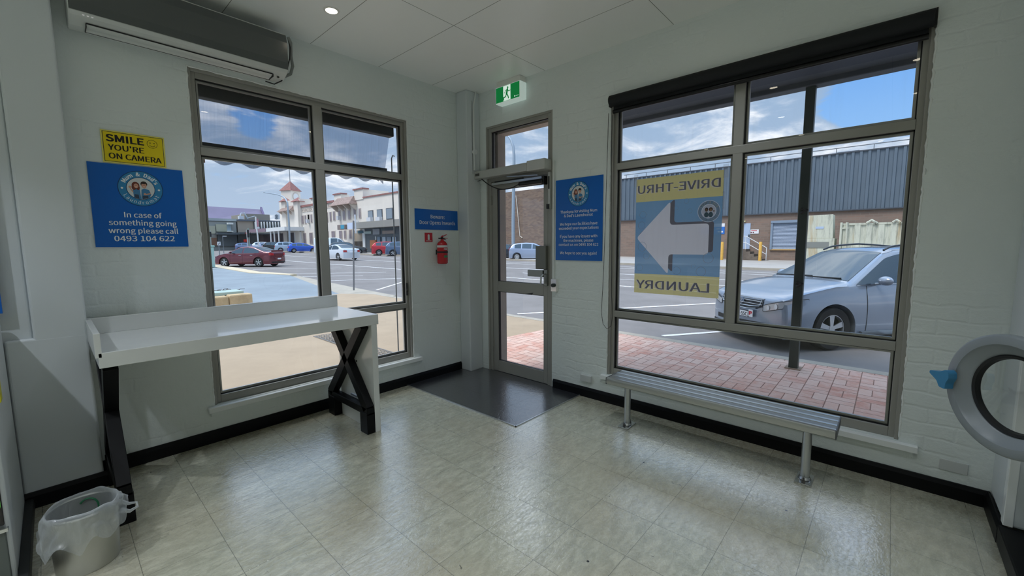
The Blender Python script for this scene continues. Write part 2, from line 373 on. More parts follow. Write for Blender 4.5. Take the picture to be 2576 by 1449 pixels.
# sills
def sill(pts, name): b = MB(); b.box(*pts); return struct(b, name, M_SILL, bevel=.004)
sill((AX0-.045, AX1+.085, -.035, .05, AZ0-.045, AZ0-.005), 'trim_4')
sill((-.035, .05, BY1-.085, BY0+.05, BZ0-.045, BZ0-.005), 'trim_5')
b = MB(); b.box(AX0-.03, AX1+.06, -.014, -.001, AZ0-.075, AZ0-.045); b.box(-.014, -.001, BY1-.07, BY0+.04, BZ0-.075, BZ0-.045); struct(b, 'trim_6', M_WALL)
# ---------------------------------------------------------------- glass
def make_glass(name, dirt=0., tint=(1, 1, 1, 1), streak=0.):
    m = bpy.data.materials.new(name); m.use_nodes = True; t = NT(m.node_tree); t.n.remove(t.n['Principled BSDF'])
    tr = t.new('ShaderNodeBsdfTransparent'); tr.inputs[0].default_value = tint
    gl = t.new('ShaderNodeBsdfGlossy'); gl.inputs['Roughness'].default_value = 0.0
    fr = t.new('ShaderNodeFresnel'); fr.inputs[0].default_value = 1.5
    # seen from behind, Fresnel of a single sheet would use 1/ior: keep both sides alike
    ge = t.new('ShaderNodeNewGeometry'); t.put(fr.inputs[0], t.M('ADD', 1.5, t.M('MULTIPLY', ge.outputs['Backfacing'], -(1.5-1/1.5)*0)))
    mx = t.new('ShaderNodeMixShader'); t.put(mx.inputs[0], t.M('MULTIPLY', fr.outputs[0], 1.0)); t.put(mx.inputs[1], tr); t.put(mx.inputs[2], gl)
    out = mx.outputs[0]
    if dirt:
        v = t.coord(); vo = t.new('ShaderNodeTexVoronoi', i_Scale=7.5); t.put(vo.inputs['Vector'], t.V('ADD', v, t.comb(0, t.M('MULTIPLY', t.noise(v, 14, 3), .12), t.M('MULTIPLY', t.noise(v, 13, 3), .12))))
        sel = t.M('GREATER_THAN', t.sep(vo.outputs['Color'])[0], .62)
        k = t.M('MULTIPLY', t.M('LESS_THAN', vo.outputs['Distance'], .05), sel)
        st = t.M('MULTIPLY', t.ramp(t.noise(t.V('MULTIPLY', v, (30, 30, 1.6)), 1, 4), .5, .85), streak)
        df = t.new('ShaderNodeBsdfDiffuse'); df.inputs[0].default_value = (.8, .82, .8, 1)
        m2 = t.new('ShaderNodeMixShader'); t.put(m2.inputs[0], t.M('MAXIMUM', t.M('MULTIPLY', k, dirt), st)); t.put(m2.inputs[1], out); t.put(m2.inputs[2], df); out = m2.outputs[0]
    t.put(t.n['Material Output'].inputs[0], out); return m
G_A = make_glass('window_glass'); G_B = make_glass('window_glass_spotted', .8, streak=.05); G_D = make_glass('door_glass_smeared', .55, streak=.05)
# ---------------------------------------------------------------- windows
FD0, FD1 = .035, .095       # frame depth
def winframe(fnbox, u0, u1, z0, z1, trans, mull, name, label, glassm, gy=.065):
    """fnbox(b, ua, ub, d0, d1, za, zb)"""
    b = MB()
    fw = .048
    fnbox(b, u0, u0+fw, FD0, FD1, z0, z1); fnbox(b, u1-fw, u1, FD0, FD1, z0, z1)
    fnbox(b, u0+fw, u1-fw, FD0, FD1, z1-fw-.01, z1); fnbox(b, u0+fw, u1-fw, FD0, FD1, z0, z0+fw+.01)
    # stepped outer lip
    for q in ((u0, u0+.02, z0, z1), (u1-.02, u1, z0, z1), (u0+.02, u1-.02, z1-.022, z1)): fnbox(b, q[0], q[1], .012, FD0, q[2], q[3])
    for za, zb in trans: fnbox(b, u0+fw, u1-fw, FD0-.004, FD1-.006, za, zb)
    for ua, ub, za, zb in mull: fnbox(b, ua, ub, FD0-.002, FD1-.004, za, zb)
    o = struct(b, name, M_FRAME, bevel=.003)
    gk = MB(); gl = MB(); br = MB()
    zs = [z0+fw+.01]+[q for tz in sorted(trans) for q in tz]+[z1-fw-.01]
    for i in range(0, len(zs), 2):
        za, zb = zs[i], zs[i+1]; us = [u0+fw]
        for ua, ub, ma, mb_ in mull:
            if ma <= za+.01 and mb_ >= zb-.01: us += [ua, ub]
        us.append(u1-fw)
        for k in range(0, len(us), 2):
            ua, ub = us[k], us[k+1]; g = .006
            for q in ((ua, ua+g, za, zb), (ub-g, ub, za, zb), (ua, ub, zb-g, zb), (ua, ub, za, za+.004)): fnbox(gk, q[0], q[1], gy-.012, gy+.012, q[2], q[3])
            for q in ((ua+g, ua+g+.014, za+.02, zb-.02), (ub-g-.014, ub-g, za+.02, zb-.02), (ua+g, ub-g, za+.004, za+.02), (ua+g, ub-g, zb-.02, zb-g)): fnbox(br, q[0], q[1], gy+.004, gy+.022, q[2], q[3])
            fnbox(gl, ua, ub, gy-.0005, gy+.0005, za, zb)
    go = gk.build('gasket', M_GASK, o); bo = br.build('glazing_bead', mat('aluminium_bead_pale', '#b9bab8', .35, metal=.3), o); 
    # one sheet of glass per pane: keep only the inner face
    g2 = MB(); 
    for i in range(0, len(gl.v), 8):
        vs_ = gl.v[i:i+8]; c = [vs_[k] for k in ((0, 1, 5, 4) if fnbox is fA else (0, 4, 6, 2))]; g2.add(c, [(0, 1, 2, 3)])
    gg = g2.build('glass', glassm, o, fix=False)
    return o
def fA(b, ua, ub, d0, d1, za, zb): b.box(ua, ub, d0, d1, za, zb)
def fB(b, ua, ub, d0, d1, za, zb): b.box(d0, d1, -ub, -ua, za, zb)
wa = winframe(fA, AX0, AX1, AZ0, AZ1, [(.80, .85), (2.097, 2.152)], [(-1.742, -1.668, .85, AZ1-.05)], 'window_1', '', G_A)
wb = winframe(fB, 1.792, 3.754, BZ0, BZ1, [(.795, .85), (2.083, 2.138)], [(2.757, 2.822, .85, BZ1-.05)], 'window_2', '', G_B)
# latch on the right stile of window 1
b = MB(); b.box(AX1-.05, AX1-.035, .022, .035, .93, 1.06).box(AX1-.052, AX1-.04, .012, .03, .98, 1.0); b.build('latch', M_GASK, wa, bevel=.003)
# ---------------------------------------------------------------- door with top light
dr = MB()
fr0, fr1 = .01, .07
u0, u1 = .2625, 1.1716
for q in ((u0, u0+.065, 0, DZ1), (u1-.062, u1, 0, DZ1), (u0+.065, u1-.062, DZ1-.06, DZ1), (u0+.065, u1-.062, 2.13, 2.20)): fB(dr, q[0], q[1], fr0, fr1, q[2], q[3])
for q in ((u0, u0+.025, 0, DZ1), (u1-.022, u1, 0, DZ1), (u0+.025, u1-.022, DZ1-.022, DZ1)): fB(dr, q[0], q[1], 0, .012, q[2], q[3])
door = struct(dr, 'door_1', M_FRAME, bevel=.003)
lf = MB(); a0, a1 = u0+.067, u1-.066
for q in ((a0, a0+.078, .008, 2.125), (a1-.054, a1, .008, 2.125), (a0+.078, a1-.054, .008, .135), (a0+.078, a1-.054, .925, 1.04), (a0+.078, a1-.054, 2.045, 2.125)): fB(lf, q[0], q[1], .016, .060, q[2], q[3])
leaf = lf.build('door_leaf', M_FRAME, door, bevel=.003)
gk = MB()
for za, zb in ((.135, .925), (1.04, 2.045)):
    for q in ((a0+.078, a0+.085, za, zb), (a1-.058, a1-.054, za, zb), (a0+.078, a1-.054, za, za+.004), (a0+.078, a1-.054, zb-.005, zb)): fB(gk, q[0], q[1], .024, .052, q[2], q[3])
fB(gk, a0-.004, a0, .02, .03, 0, 2.12); fB(gk, a1, a1+.004, .02, .03, 0, 2.12); fB(gk, u0+.065, u0+.072, .03, .05, 2.20, DZ1-.06); fB(gk, u0+.065, u1-.06, .03, .05, DZ1-.068, DZ1-.06)
gk.build('gasket', M_GASK, leaf)
g = MB()
for q in ((a0+.078, a1-.054, .135, .925), (a0+.078, a1-.054, 1.04, 2.045), (u0+.065, u1-.062, 2.20, DZ1-.06)): g.quad((.038, -q[0], q[2]), (.038, -q[1], q[2]), (.038, -q[1], q[3]), (.038, -q[0], q[3]))
g.build('glass', G_D, leaf, fix=False)
for z in (.33, 1.93):
    hg = MB(); hg.tube([(.004, -(a0-.004), z-.05), (.004, -(a0-.004), z+.05)], .007, 8); fB(hg, a0-.02, a0+.014, .008, .016, z-.045, z+.045); hg.build('hinge', M_FRAME, leaf)
# lock case, release plate, lever
b = MB(); fB(b, .985, 1.115, -.03, .016, 1.197, 1.430); b.build('lock_cover', mat('lock_cover_grey', '#6e6f68', .45, metal=.3), leaf, bevel=.004)
b = MB(); fB(b, .872, 1.07, -.022, .012, 1.118, 1.186); fB(b, 1.075, 1.118, -.012, .016, 1.03, 1.195); lk = b.build('push_plate', mat('push_plate_grey', '#7f827c', .3, metal=.6), leaf, bevel=.003)
b = MB(); b.tube([(-.012, -1.098, 1.15), (-.05, -1.098, 1.145), (-.055, -1.075, 1.12), (-.055, -1.072, 1.05)], .009, 8); b.build('lever_handle', M_ALU, leaf, smooth=40)
b = MB(); b.prism([(.70, .925), (.60, .925), (.72, .945)], lambda u, v, w_: (.0155-w_, -u-.2, v), 0, .002); b.build('chip_mark', M_GASK, leaf)
# outer jambs and soffit of the doorway
b = MB(); b.box(TH, .272, -.298, .0, -.3, 3.3).box(TH, .272, -1.21, -1.14, -.3, 3.3).box(TH, .272, -1.21, 0, 2.67, 3.3); b.box(TH, .272, DY1-.04, DY0, -.3, -.10)
struct(b, 'trim_7', M_CONC)
# ================================================================ LAMPS
M_LENS = mat('lamp_lens', '#ffffff', .4, emit='#fff4dc', es=14.0)
M_TRIMW = mat('lamp_trim_white', '#e8e8e4', .4)
first = None
for i, (x, y) in enumerate(DOWNLIGHTS):
    if first is None:
        first = thing('downlight', 'lit round recessed downlight in the ceiling beside the air conditioner', 'ceiling light', (x, y, ZC), group='recessed ceiling downlights')
        MB().lathe([(.037, -.002), (.040, -.006), (.052, -.004), (.055, .001), (.037, .001)], n=32, closed=True).build('trim_ring', M_TRIMW, first, smooth=40)
        MB().disc((0, 0, -.0015), .038).build('lens', M_LENS, first)
        L = bpy.data.lights.new('downlight_lamp', 'AREA'); L.shape = 'DISK'; L.size = .074; L.energy = LAMP_W; L.color = LAMP_COL; L.spread = math.radians(100)
        lo = bpy.data.objects.new('lamp', L); COL.objects.link(lo); lo.parent = first; lo.location = (0, 0, -.008)
        lo.visible_camera = True
    else:
        o = copy_tree(first); o.location = (x, y, ZC)
        if x < -4.2 or y < -5:
            for q_ in bpy.data.objects:
                if q_.parent == o and q_.type == 'LIGHT': q_.data = q_.data.copy(); q_.data.energy = BACK_FILL_W  # added rear lamps run stronger, as fill
        o['label'] = 'recessed downlight out of view, front ones mirrored in window glass, rear ones added for fill'
# ================================================================ 2D drawing on a sign plane
def poly(mb, fn, pts, th, mi=None):
    if mi is not None: mb.cur = mi
    mb.add([fn(u, v, th) for u, v in pts], [tuple(range(len(pts)))])
def ell(mb, fn, cx, cy, rx, ry, th, mi=None, n=32, a0=0, a1=2*PI, rot=0):
    pts = []
    for k in range(n):
        a = a0+(a1-a0)*k/(n if a1-a0 > 6.28 else n-1); x, y = rx*math.cos(a), ry*math.sin(a)
        pts.append((cx+x*math.cos(rot)-y*math.sin(rot), cy+x*math.sin(rot)+y*math.cos(rot)))
    poly(mb, fn, pts, th, mi)
def ring(mb, fn, cx, cy, r0, r1, th, mi=None, n=40):
    if mi is not None: mb.cur = mi
    v = []; f = []
    for k in range(n):
        a = 2*PI*k/n; v += [fn(cx+r0*math.cos(a), cy+r0*math.sin(a), th), fn(cx+r1*math.cos(a), cy+r1*math.sin(a), th)]
        f.append((2*k, 2*k+1, (2*k+3) % (2*n), (2*k+2) % (2*n)))
    mb.add(v, f)
def stroke(mb, fn, pts, wd, th, mi=None):
    if mi is not None: mb.cur = mi
    for (a, b) in zip(pts, pts[1:]):
        d_ = Vector(b)-Vector(a)
        if d_.length < 1e-6: continue
        n_ = Vector((-d_.y, d_.x)).normalized()*wd/2; a_ = Vector(a); b_ = Vector(b)
        mb.add([fn(*(a_-n_), th), fn(*(b_-n_), th), fn(*(b_+n_), th), fn(*(a_+n_), th)], [(0, 1, 2, 3)])
    for p in pts: ell(mb, fn, p[0], p[1], wd/2, wd/2, th+.00001, n=10)
INK = {'blue_board': mat('sign_blue', '#0a63bd', .32, spec=.4), 'white': mat('print_white', '#eef1f2', .5), 'ring': mat('print_mid_blue', '#3087bd', .4), 'ringe': mat('print_navy', '#12406e', .4),
       'pale': mat('print_pale_grey', '#d3d8da', .5), 'hair1': mat('print_auburn', '#6e3424', .5), 'hair2': mat('print_dark_brown', '#2f1f1c', .5), 'skin': mat('print_skin', '#d09c84', .5),
       'shirt': mat('print_shirt_blue', '#3f7fae', .5), 'jean': mat('print_jeans', '#33475e', .5), 'yellow': mat('sign_yellow', '#ecd300', .4), 'black': mat('print_black', '#16120e', .5)}
def x_c(c): c[0] += 1; return c[0]*.000012
def emblem(fn, cx, cy, r, parent, name='emblem', top='Mum & Dad\'s', bot='Laundromat', white=True, mats=None, alpha=None):
    ms = mats or [INK[k] for k in ('ring', 'ringe', 'pale', 'white', 'hair1', 'hair2', 'skin', 'shirt', 'jean')]
    b = MB(); t0 = .0016; s = r
    ell(b, fn, cx, cy, s, s, t0, 1, 48); ell(b, fn, cx, cy, s*.965, s*.965, t0+.0003, 0, 48); ell(b, fn, cx, cy, s*.64, s*.64, t0+.0006, 1, 48); ell(b, fn, cx, cy, s*.61, s*.61, t0+.0009, 2, 48)
    b.cur = 3
    arc_write(b, top, fn, cx, cy, s*.80, s*.27, math.radians(158), math.radians(22), .012, t0+.0007)
    arc_write(b, bot, fn, cx, cy, s*.80, s*.25, math.radians(205), math.radians(335), .0, t0+.0007, inside=True)
    for sg in (-1, 1): ell(b, fn, cx+sg*s*.81, cy-.02*s, s*.055, s*.055, t0+.0007, 3, 12)
    T_ = t0+.0012; cnt = [0]
    def E(x, y, rx, ry, mi, k=0, rot=0): cnt[0] += 1; ell(b, fn, cx+x*s, cy+y*s, rx*s, ry*s, T_+k*.0003+cnt[0]*.000012, mi, 20, rot=rot)
    def P(pts, mi, k=0): poly(b, fn, [(cx+x*s, cy+y*s) for x, y in pts], T_+k*.0003+x_c(cnt), mi)
    P([(-.33, -.52), (-.36, -.10), (-.22, -.02), (-.05, -.06), (-.02, -.60), (-.10, -.60)], 7); P([(-.02, -.60), (.02, -.06), (.14, .02), (.36, -.05), (.44, -.30), (.36, -.50)], 7)
    P([(-.3, -.53), (-.1, -.595), (-.12, -.35), (-.3, -.33)], 8, 1); P([(.05, -.6), (.3, -.53), (.3, -.38), (.05, -.4)], 8, 1)
    E(-.22, .17, .17, .2, 4, 1); E(-.30, .06, .10, .16, 4, 1); E(-.12, .05, .08, .14, 4, 1); E(-.20, .14, .10, .13, 6, 2)
    E(.15, .27, .15, .16, 5, 1); E(.15, .19, .115, .155, 6, 2); E(.15, .33, .13, .06, 5, 3)
    for x in (-.235, -.165, .115, .185): E(x, .16 if x < 0 else .21, .014, .014, 5, 4)
    E(-.20, .085, .035, .012, 3, 4); E(.15, .12, .04, .014, 3, 4)
    stroke(b, fn, [(cx-.36*s, cy-.2*s), (cx-.46*s, cy+.0*s)], .055*s, T_+.0006, 6); E(-.47, .06, .06, .07, 6, 2)
    stroke(b, fn, [(cx+.40*s, cy-.25*s), (cx+.18*s, cy-.33*s)], .06*s, T_+.0006, 6); E(.16, -.30, .06, .06, 6, 3)
    return W(b, name, ms, parent, fix=False)
def board(fnb, u0, u1, v0, v1, m, parent, th=.004, name='board', d0=.0):
    b = MB(); p = [fnb(u0, v0, d0), fnb(u1, v1, th)]
    b.box(p[0][0], p[1][0], p[0][1], p[1][1], p[0][2], p[1][2]); return W(b, name, m, parent)
# ---------------- signs on the left wall
fa = onA(-.002); TB = .0045
s = thing('wall_sign', 'large square blue sign with couple emblem and phone number, under the yellow sign', 'sign', (-2.9, 0, 1.45))
board(fa, -3.131, -2.669, 1.449, 1.967, INK['blue_board'], s)
emblem(lambda u, v, w_: fa(u, v, w_+.0035), -2.893, 1.833-.008, .112, s)
b = MB(); f2 = lambda u, v, w_: fa(u, v, w_+.004)
for k, (tx, wd) in enumerate((('In case of', .185), ('something going', .335), ('wrong please call', .345), ('0493 104 622', .30))): b = MB(); write(b, tx, f2, -2.893, 1.638-k*.0505, .046, wd, .006); W(b, 'lettering', INK['white'], s, fix=False)
s = thing('wall_sign', 'yellow SMILE camera warning sign with smiley face above the large blue sign', 'sign', (-2.9, 0, 1.98))
board(fa, -3.057, -2.752, 1.974, 2.170, mat('sign_edge_pale_yellow', '#e9de6a', .4), s); 
b = MB(); b.cur = 0; g0 = lambda u, v, w_: fa(u, v, w_+.0042)
poly(b, g0, [(-3.050, 1.981), (-2.759, 1.981), (-2.759, 2.163), (-3.050, 2.163)], 0, 0); poly(b, g0, [(-3.047, 1.984), (-2.762, 1.984), (-2.762, 2.160), (-3.047, 2.160)], .0004, 1)
W(b, 'border', [INK['black'], INK['yellow']], s, fix=False)
b = MB(); g1 = lambda u, v, w_: fa(u, v, w_+.0042)
write(b, 'SMILE', g1, -3.033, 2.104, .056, .175, .013, 'LEFT'); write(b, "YOU'RE", g1, -3.028, 2.052, .047, .168, .0115, 'LEFT'); write(b, 'ON CAMERA', g1, -3.028, 2.000, .047, .252, .0115, 'LEFT')
ring(b, g1, -2.815, 2.118, .0245, .0265, .0012); ell(b, g1, -2.825, 2.124, .003, .0035, .0012, n=10); ell(b, g1, -2.805, 2.124, .003, .0035, .0012, n=10)
stroke(b, g1, [(-2.815+.014*math.cos(a), 2.116+.014*math.sin(a)) for a in [math.radians(q) for q in range(200, 341, 14)]], .0024, .0012)
W(b, 'lettering', INK['black'], s, fix=False)
s = thing('wall_sign', 'small wide blue sign warning that the door opens inwards, above the fire extinguisher', 'sign', (-.5, 0, 1.61))
board(fa, -.781, -.210, 1.609, 1.821, INK['blue_board'], s)
b = MB(); write(b, 'Beware:', f2, -.49, 1.728, .052, .185, .004); W(b, 'lettering', INK['white'], s, fix=False)
b = MB(); write(b, 'Door Opens Inwards', f2, -.487, 1.665, .052, .475, .004); W(b, 'lettering', INK['white'], s, fix=False)
s = thing('wall_sign', 'tiny square red sign with a white extinguisher picture', 'sign', (-.61, 0, 1.48))
board(fa, -.663, -.566, 1.480, 1.575, mat('sign_red', '#c02232', .4), s, .003)
b = MB(); g3 = lambda u, v, w_: fa(u, v, w_+.003); poly(b, g3, [(-.628, 1.502), (-.603, 1.502), (-.603, 1.552), (-.610, 1.560), (-.620, 1.560), (-.628, 1.552)], .001); poly(b, g3, [(-.65, 1.489), (-.58, 1.489), (-.58, 1.4935), (-.65, 1.4935)], .001); W(b, 'picture', INK['pale'], s, fix=False)
# ---------------- tall blue sign right of the door
fb = onB(-.002); f4 = lambda u, v, w_: fb(u, v, w_+.004)
s = thing('wall_sign', 'tall blue thank-you sign with couple emblem between the door and the right window', 'sign', (0, -1.47, 1.29))
board(fb, 1.218, 1.731, 1.292, 2.052, INK['blue_board'], s)
emblem(lambda u, v, w_: fb(u, v, w_+.0035), 1.474, 1.908, .115, s)
b = MB()
for tx, z, wd in (('Thankyou for visiting Mum', 1.737, .40), ("& Dad's Laundromat", 1.700, .315), ('We hope our facilities have', 1.622, .41), ('exceeded your expectations', 1.583, .435), ('If you have any issues with', 1.507, .41), ('the machines, please', 1.468, .33), ('contact us on 0493 104 622', 1.429, .435), ('We hope to see you again!', 1.350, .405)):
    b = MB(); write(b, tx, f4, 1.474, z, .035, wd, .003); W(b, 'lettering', INK['white'], s, fix=False)
# ---------------- translucent poster on the window, read from the street
def film(name, col, a=.42, tr=.55):
    m = bpy.data.materials.new(name); m.use_nodes = True; t = NT(m.node_tree); t.n.remove(t.n['Principled BSDF'])
    d1 = t.new('ShaderNodeBsdfDiffuse'); d1.inputs[0].default_value = lin(col); d2 = t.new('ShaderNodeBsdfTranslucent'); d2.inputs[0].default_value = lin(col)
    a1 = t.new('ShaderNodeMixShader'); a1.inputs[0].default_value = tr; t.put(a1.inputs[1], d1); t.put(a1.inputs[2], d2)
    tp = t.new('ShaderNodeBsdfTransparent'); a2 = t.new('ShaderNodeMixShader'); a2.inputs[0].default_value = a; t.put(a2.inputs[1], a1); t.put(a2.inputs[2], tp)
    t.put(t.n['Material Output'].inputs[0], a2); return m
PX = .098
fm = lambda u, v, w_: (PX-.001-w_*2.0, u, v)        # u = y: reads correctly only from outside
s = thing('window_poster', 'yellow and blue drive-through laundry poster with big arrow, read in reverse on the right window', 'poster', (PX, -2.34, 1.02))
FY = film('poster_yellow', '#efe48e', .10, .85); FB = film('poster_blue', '#86b6d6', .06, .8); FG = film('poster_dark_grey', '#75757a', .0, .8); FW_ = film('poster_white', '#f2f4f4', .03, .8); FL = film('poster_pale_letter', '#e6e0c9', .0, .8); FR = film('poster_bubble', '#c9dcE6', .55)
def rounded(pts, r, n=5):
    o = []; L_ = len(pts)
    for i in range(L_):
        p0, p1, p2 = Vector(pts[i-1]), Vector(pts[i]), Vector(pts[(i+1) % L_]); a = (p0-p1).normalized(); c = (p2-p1).normalized()
        q0 = p1+a*r; q2 = p1+c*r
        for k in range(n+1):
            t_ = k/n; o.append(tuple(q0*(1-t_)**2+p1*2*t_*(1-t_)+q2*t_*t_))
    return o
aw = [(-2.006, 1.495), (-2.288, 1.190), (-2.288, 1.357), (-2.597, 1.357), (-2.597, 1.597), (-2.292, 1.597), (-2.292, 1.788)]
from mathutils.geometry import delaunay_2d_cdt
def tri_set(body, size, cx, y, width, bold, sh=(0, 0)):          # glyph triangles laid out on the poster
    v, f = glyphs(body, 0); xs = [p[0] for p in v]; s_ = width/(max(xs)-min(xs)); ox = -(min(xs)+max(xs))/2; cx += sh[0]; y += sh[1]
    pv = [(cx+(p[0]+ox)*s_, y+p[1]*size*KH) for p in v]; ed = {}
    for q in f:
        for i in range(len(q)):
            k = tuple(sorted((q[i], q[(i+1) % len(q)]))); ed[k] = ed.get(k, 0)+1
    return pv, [k for k, n in ed.items() if n == 1], f
def inside(pt, pg):
    x, y = pt; c = False
    for i in range(len(pg)):
        (x1, y1), (x2, y2) = pg[i-1], pg[i]
        if (y1 > y) != (y2 > y) and x < (x2-x1)*(y-y1)/(y2-y1)+x1: c = not c
    return c
def circ(cx, cy, r, n=40): return [(cx+r*math.cos(2*PI*k/n), cy+r*math.sin(2*PI*k/n)) for k in range(n)]
Y0, Y1, ZA, ZB = -2.687, -1.994, 1.022, 1.990
sh = rounded([(u-.035 if i else u-.012, v+.018) for i, (u, v) in enumerate(aw)], .025); ar = rounded(aw, .028)
lets = []
for dx, dz, mi in ((.008, -.004, 4), (0, 0, 2)):
    for tx, zz_, sz_, cx_, wd in (('DRIVE-THRU', 1.868, .092, -2.338, .655), ('LAUNDRY', 1.062, .098, -2.315, .60)): lets += [(tri_set(tx, sz_, cx_+dx, zz_+dz, wd, 0, sh), mi) for sh in ((-.0022, 0), (.0022, .0008))]
ECX, ECY, ER = -2.590, 1.690, .083
polys = [([(Y0, ZA), (Y1, ZA), (Y1, 1.187), (Y0, 1.187)], 0), ([(Y0, 1.187), (Y1, 1.187), (Y1, 1.798), (Y0, 1.798)], 1), ([(Y0, 1.798), (Y1, 1.798), (Y1, ZB), (Y0, ZB)], 0), (sh, 2), (ar, 3),
         (circ(ECX, ECY, ER), 6), (circ(ECX, ECY, ER*.955), 5), (circ(ECX, ECY, ER*.66), 6), (circ(ECX, ECY, ER*.60), 7)]
V_ = []; E_ = []
for pg, mi in polys: o_ = len(V_); V_ += pg; E_ += [(o_+i, o_+(i+1) % len(pg)) for i in range(len(pg))]
for (pv, ed, f), mi in lets: o_ = len(V_); V_ += pv; E_ += [(o_+a, o_+c) for a, c in ed]
rv, re, rf, *_ = delaunay_2d_cdt([Vector(p) for p in V_], E_, [], 0, 1e-6)
bbs = []
for (pv, ed, f), mi in lets:
    tr_ = [[pv[i] for i in q] for q in f]; bbs.append(([(min(p[0] for p in q), max(p[0] for p in q), min(p[1] for p in q), max(p[1] for p in q), q) for q in tr_], mi))
b = MB(); b.v = [(PX, p.x, p.y) for p in rv]
for q in rf:
    c = ((rv[q[0]].x+rv[q[1]].x+rv[q[2]].x)/3, (rv[q[0]].y+rv[q[1]].y+rv[q[2]].y)/3); mi = None
    for pg, m_ in polys:
        if inside(c, pg): mi = m_
    if mi is None: continue
    if mi == 0:
        for tr_, m_ in bbs:
            for x0_, x1_, y0_, y1_, tq in tr_:
                if x0_ <= c[0] <= x1_ and y0_ <= c[1] <= y1_ and inside(c, tq): mi = m_; break
    b.f.append(tuple(q)); b.mi.append(mi)
W(b, 'sheet', [FY, FB, FG, FW_, FL, film('poster_ring', '#7f98a8', 0, .8), film('poster_ring_edge', '#dfe7ec', 0, .8), film('poster_pale_disc', '#c5ccd0', 0, .8)], s, fix=False)
b = MB(); b.cur = 0; r = ER; tp = lambda u, v, w_: (PX-.0012-w_*.3, u, v)
arc_write(b, "Mum & Dad's", tp, ECX, ECY, r*.80, r*.24, math.radians(158), math.radians(22), .012, 0); arc_write(b, 'Laundry & Cafe', tp, ECX, ECY, r*.80, r*.2, math.radians(205), math.radians(335), .0, 0, inside=True)
pm_ = [INK['pale'], mat('poster_hair', '#6d4438', .6), mat('poster_hair_dark', '#463833', .6), mat('poster_skin', '#c9a391', .6), mat('poster_shirt', '#5f86a5', .6)]
_c2 = [0]
def E2(x, y, rx, ry, mi, k=0): ell(b, tp, ECX+x*r, ECY+y*r, rx*r, ry*r, k*.0006+x_c(_c2), mi, 18)
for x, hx, w_ in ((-.18, 1, .17), (.20, 2, .15)): E2(x, -.32, .20, .24, 4); E2(x, .16, w_, .19, hx, 1); E2(x, .10, w_*.65, .14, 3, 2)
E2(-.45, 0, .06, .08, 3, 1)
W(b, 'emblem', pm_, s, fix=False)
for (y, z, r) in ((-2.06, 1.69, .03), (-2.05, 1.60, .032), (-2.04, 1.24, .03), (-2.10, 1.34, .028), (-2.36, 1.225, .033), (-2.55, 1.225, .038), (-2.49, 1.265, .017), (-2.60, 1.33, .04), (-2.06, 1.42, .04), (-2.34, 1.73, .018), (-2.45, 1.70, .018), (-2.42, 1.80-.02, .02)): b = MB(); ring(b, fm, y, z, r*.9, r, .0007); W(b, 'bubble_print', FR, s, fix=False)
TAPE = film('clear_tape', '#e9eef0', .72, .3)
for (ya, yb, z0_, z1_) in ((-2.008, -1.97, 1.93, 2.03), (-2.72, -2.68, 1.93, 2.03), (-2.70, -2.684, 1.70, 1.83)): b = MB(); b.add([(PX-.0006, ya, z0_), (PX-.0006, yb, z0_), (PX-.0006, yb, z1_), (PX-.0006, ya, z1_)], [(0, 1, 2, 3)]); W(b, 'adhesive_tape', TAPE, s, fix=False)
# ================================================================ EXIT SIGN
s = thing('exit_sign', 'illuminated green running-man exit sign at the ceiling above the door', 'exit sign', (-.05, -.68, 2.88))
b = MB(); b.box(-.094, 0, -.842, -.524, 3.045, 3.099); W(b, 'mounting_box', M_TRIMW, s, bevel=.002)
M_DIFF = mat('sign_diffuser_lit', '#dfe8e6', .4, emit='#d8efe6', es=.30)
b = MB(); b.box(-.100, -.004, -.850, -.516, 2.884, 3.045); W(b, 'light_box', M_DIFF, s, bevel=.004)
fx = onB(-.100); ME = [mat('exit_green', '#00853f', .35, emit='#008a42', es=.38), mat('exit_white', '#e6f3ec', .4, emit='#e2f5ea', es=.62), mat('exit_black', '#062a17', .5)]
b = MB(); poly(b, fx, [(.522, 2.892), (.843, 2.892), (.843, 3.040), (.522, 3.040)], .001, 0); poly(b, fx, [(.625, 2.894), (.724, 2.894), (.724, 3.038), (.625, 3.038)], .0016, 1)
ell(b, fx, .688, 3.014, .0095, .0115, .0022, 0, 16)
for pts, wd in (([(.682, 2.996), (.672, 2.958)], .023), ([(.684, 2.997), (.700, 2.978), (.720, 2.982)], .0075), ([(.678, 2.998), (.655, 2.990), (.645, 2.970)], .0075), ([(.672, 2.962), (.658, 2.932), (.628, 2.926)], .012), ([(.674, 2.958), (.692, 2.930), (.698, 2.912)], .0125)): stroke(b, fx, pts, wd, .0022, 0)
poly(b, fx, [(.620, 2.918), (.633, 2.930), (.636, 2.924), (.636, 2.900), (.624, 2.905)], .0022, 0); poly(b, fx, [(.688, 2.9), (.700, 2.915), (.716, 2.918), (.724, 2.914), (.710, 2.900)], .0021, 1)
poly(b, fx, [(.775, 2.905), (.787, 2.905), (.787, 2.917), (.775, 2.917)], .0016, 1); poly(b, fx, [(.794, 2.909), (.832, 2.909), (.832, 2.913), (.794, 2.913)], .0016, 1)
ob = W(b, 'pictogram', ME, s, fix=False)
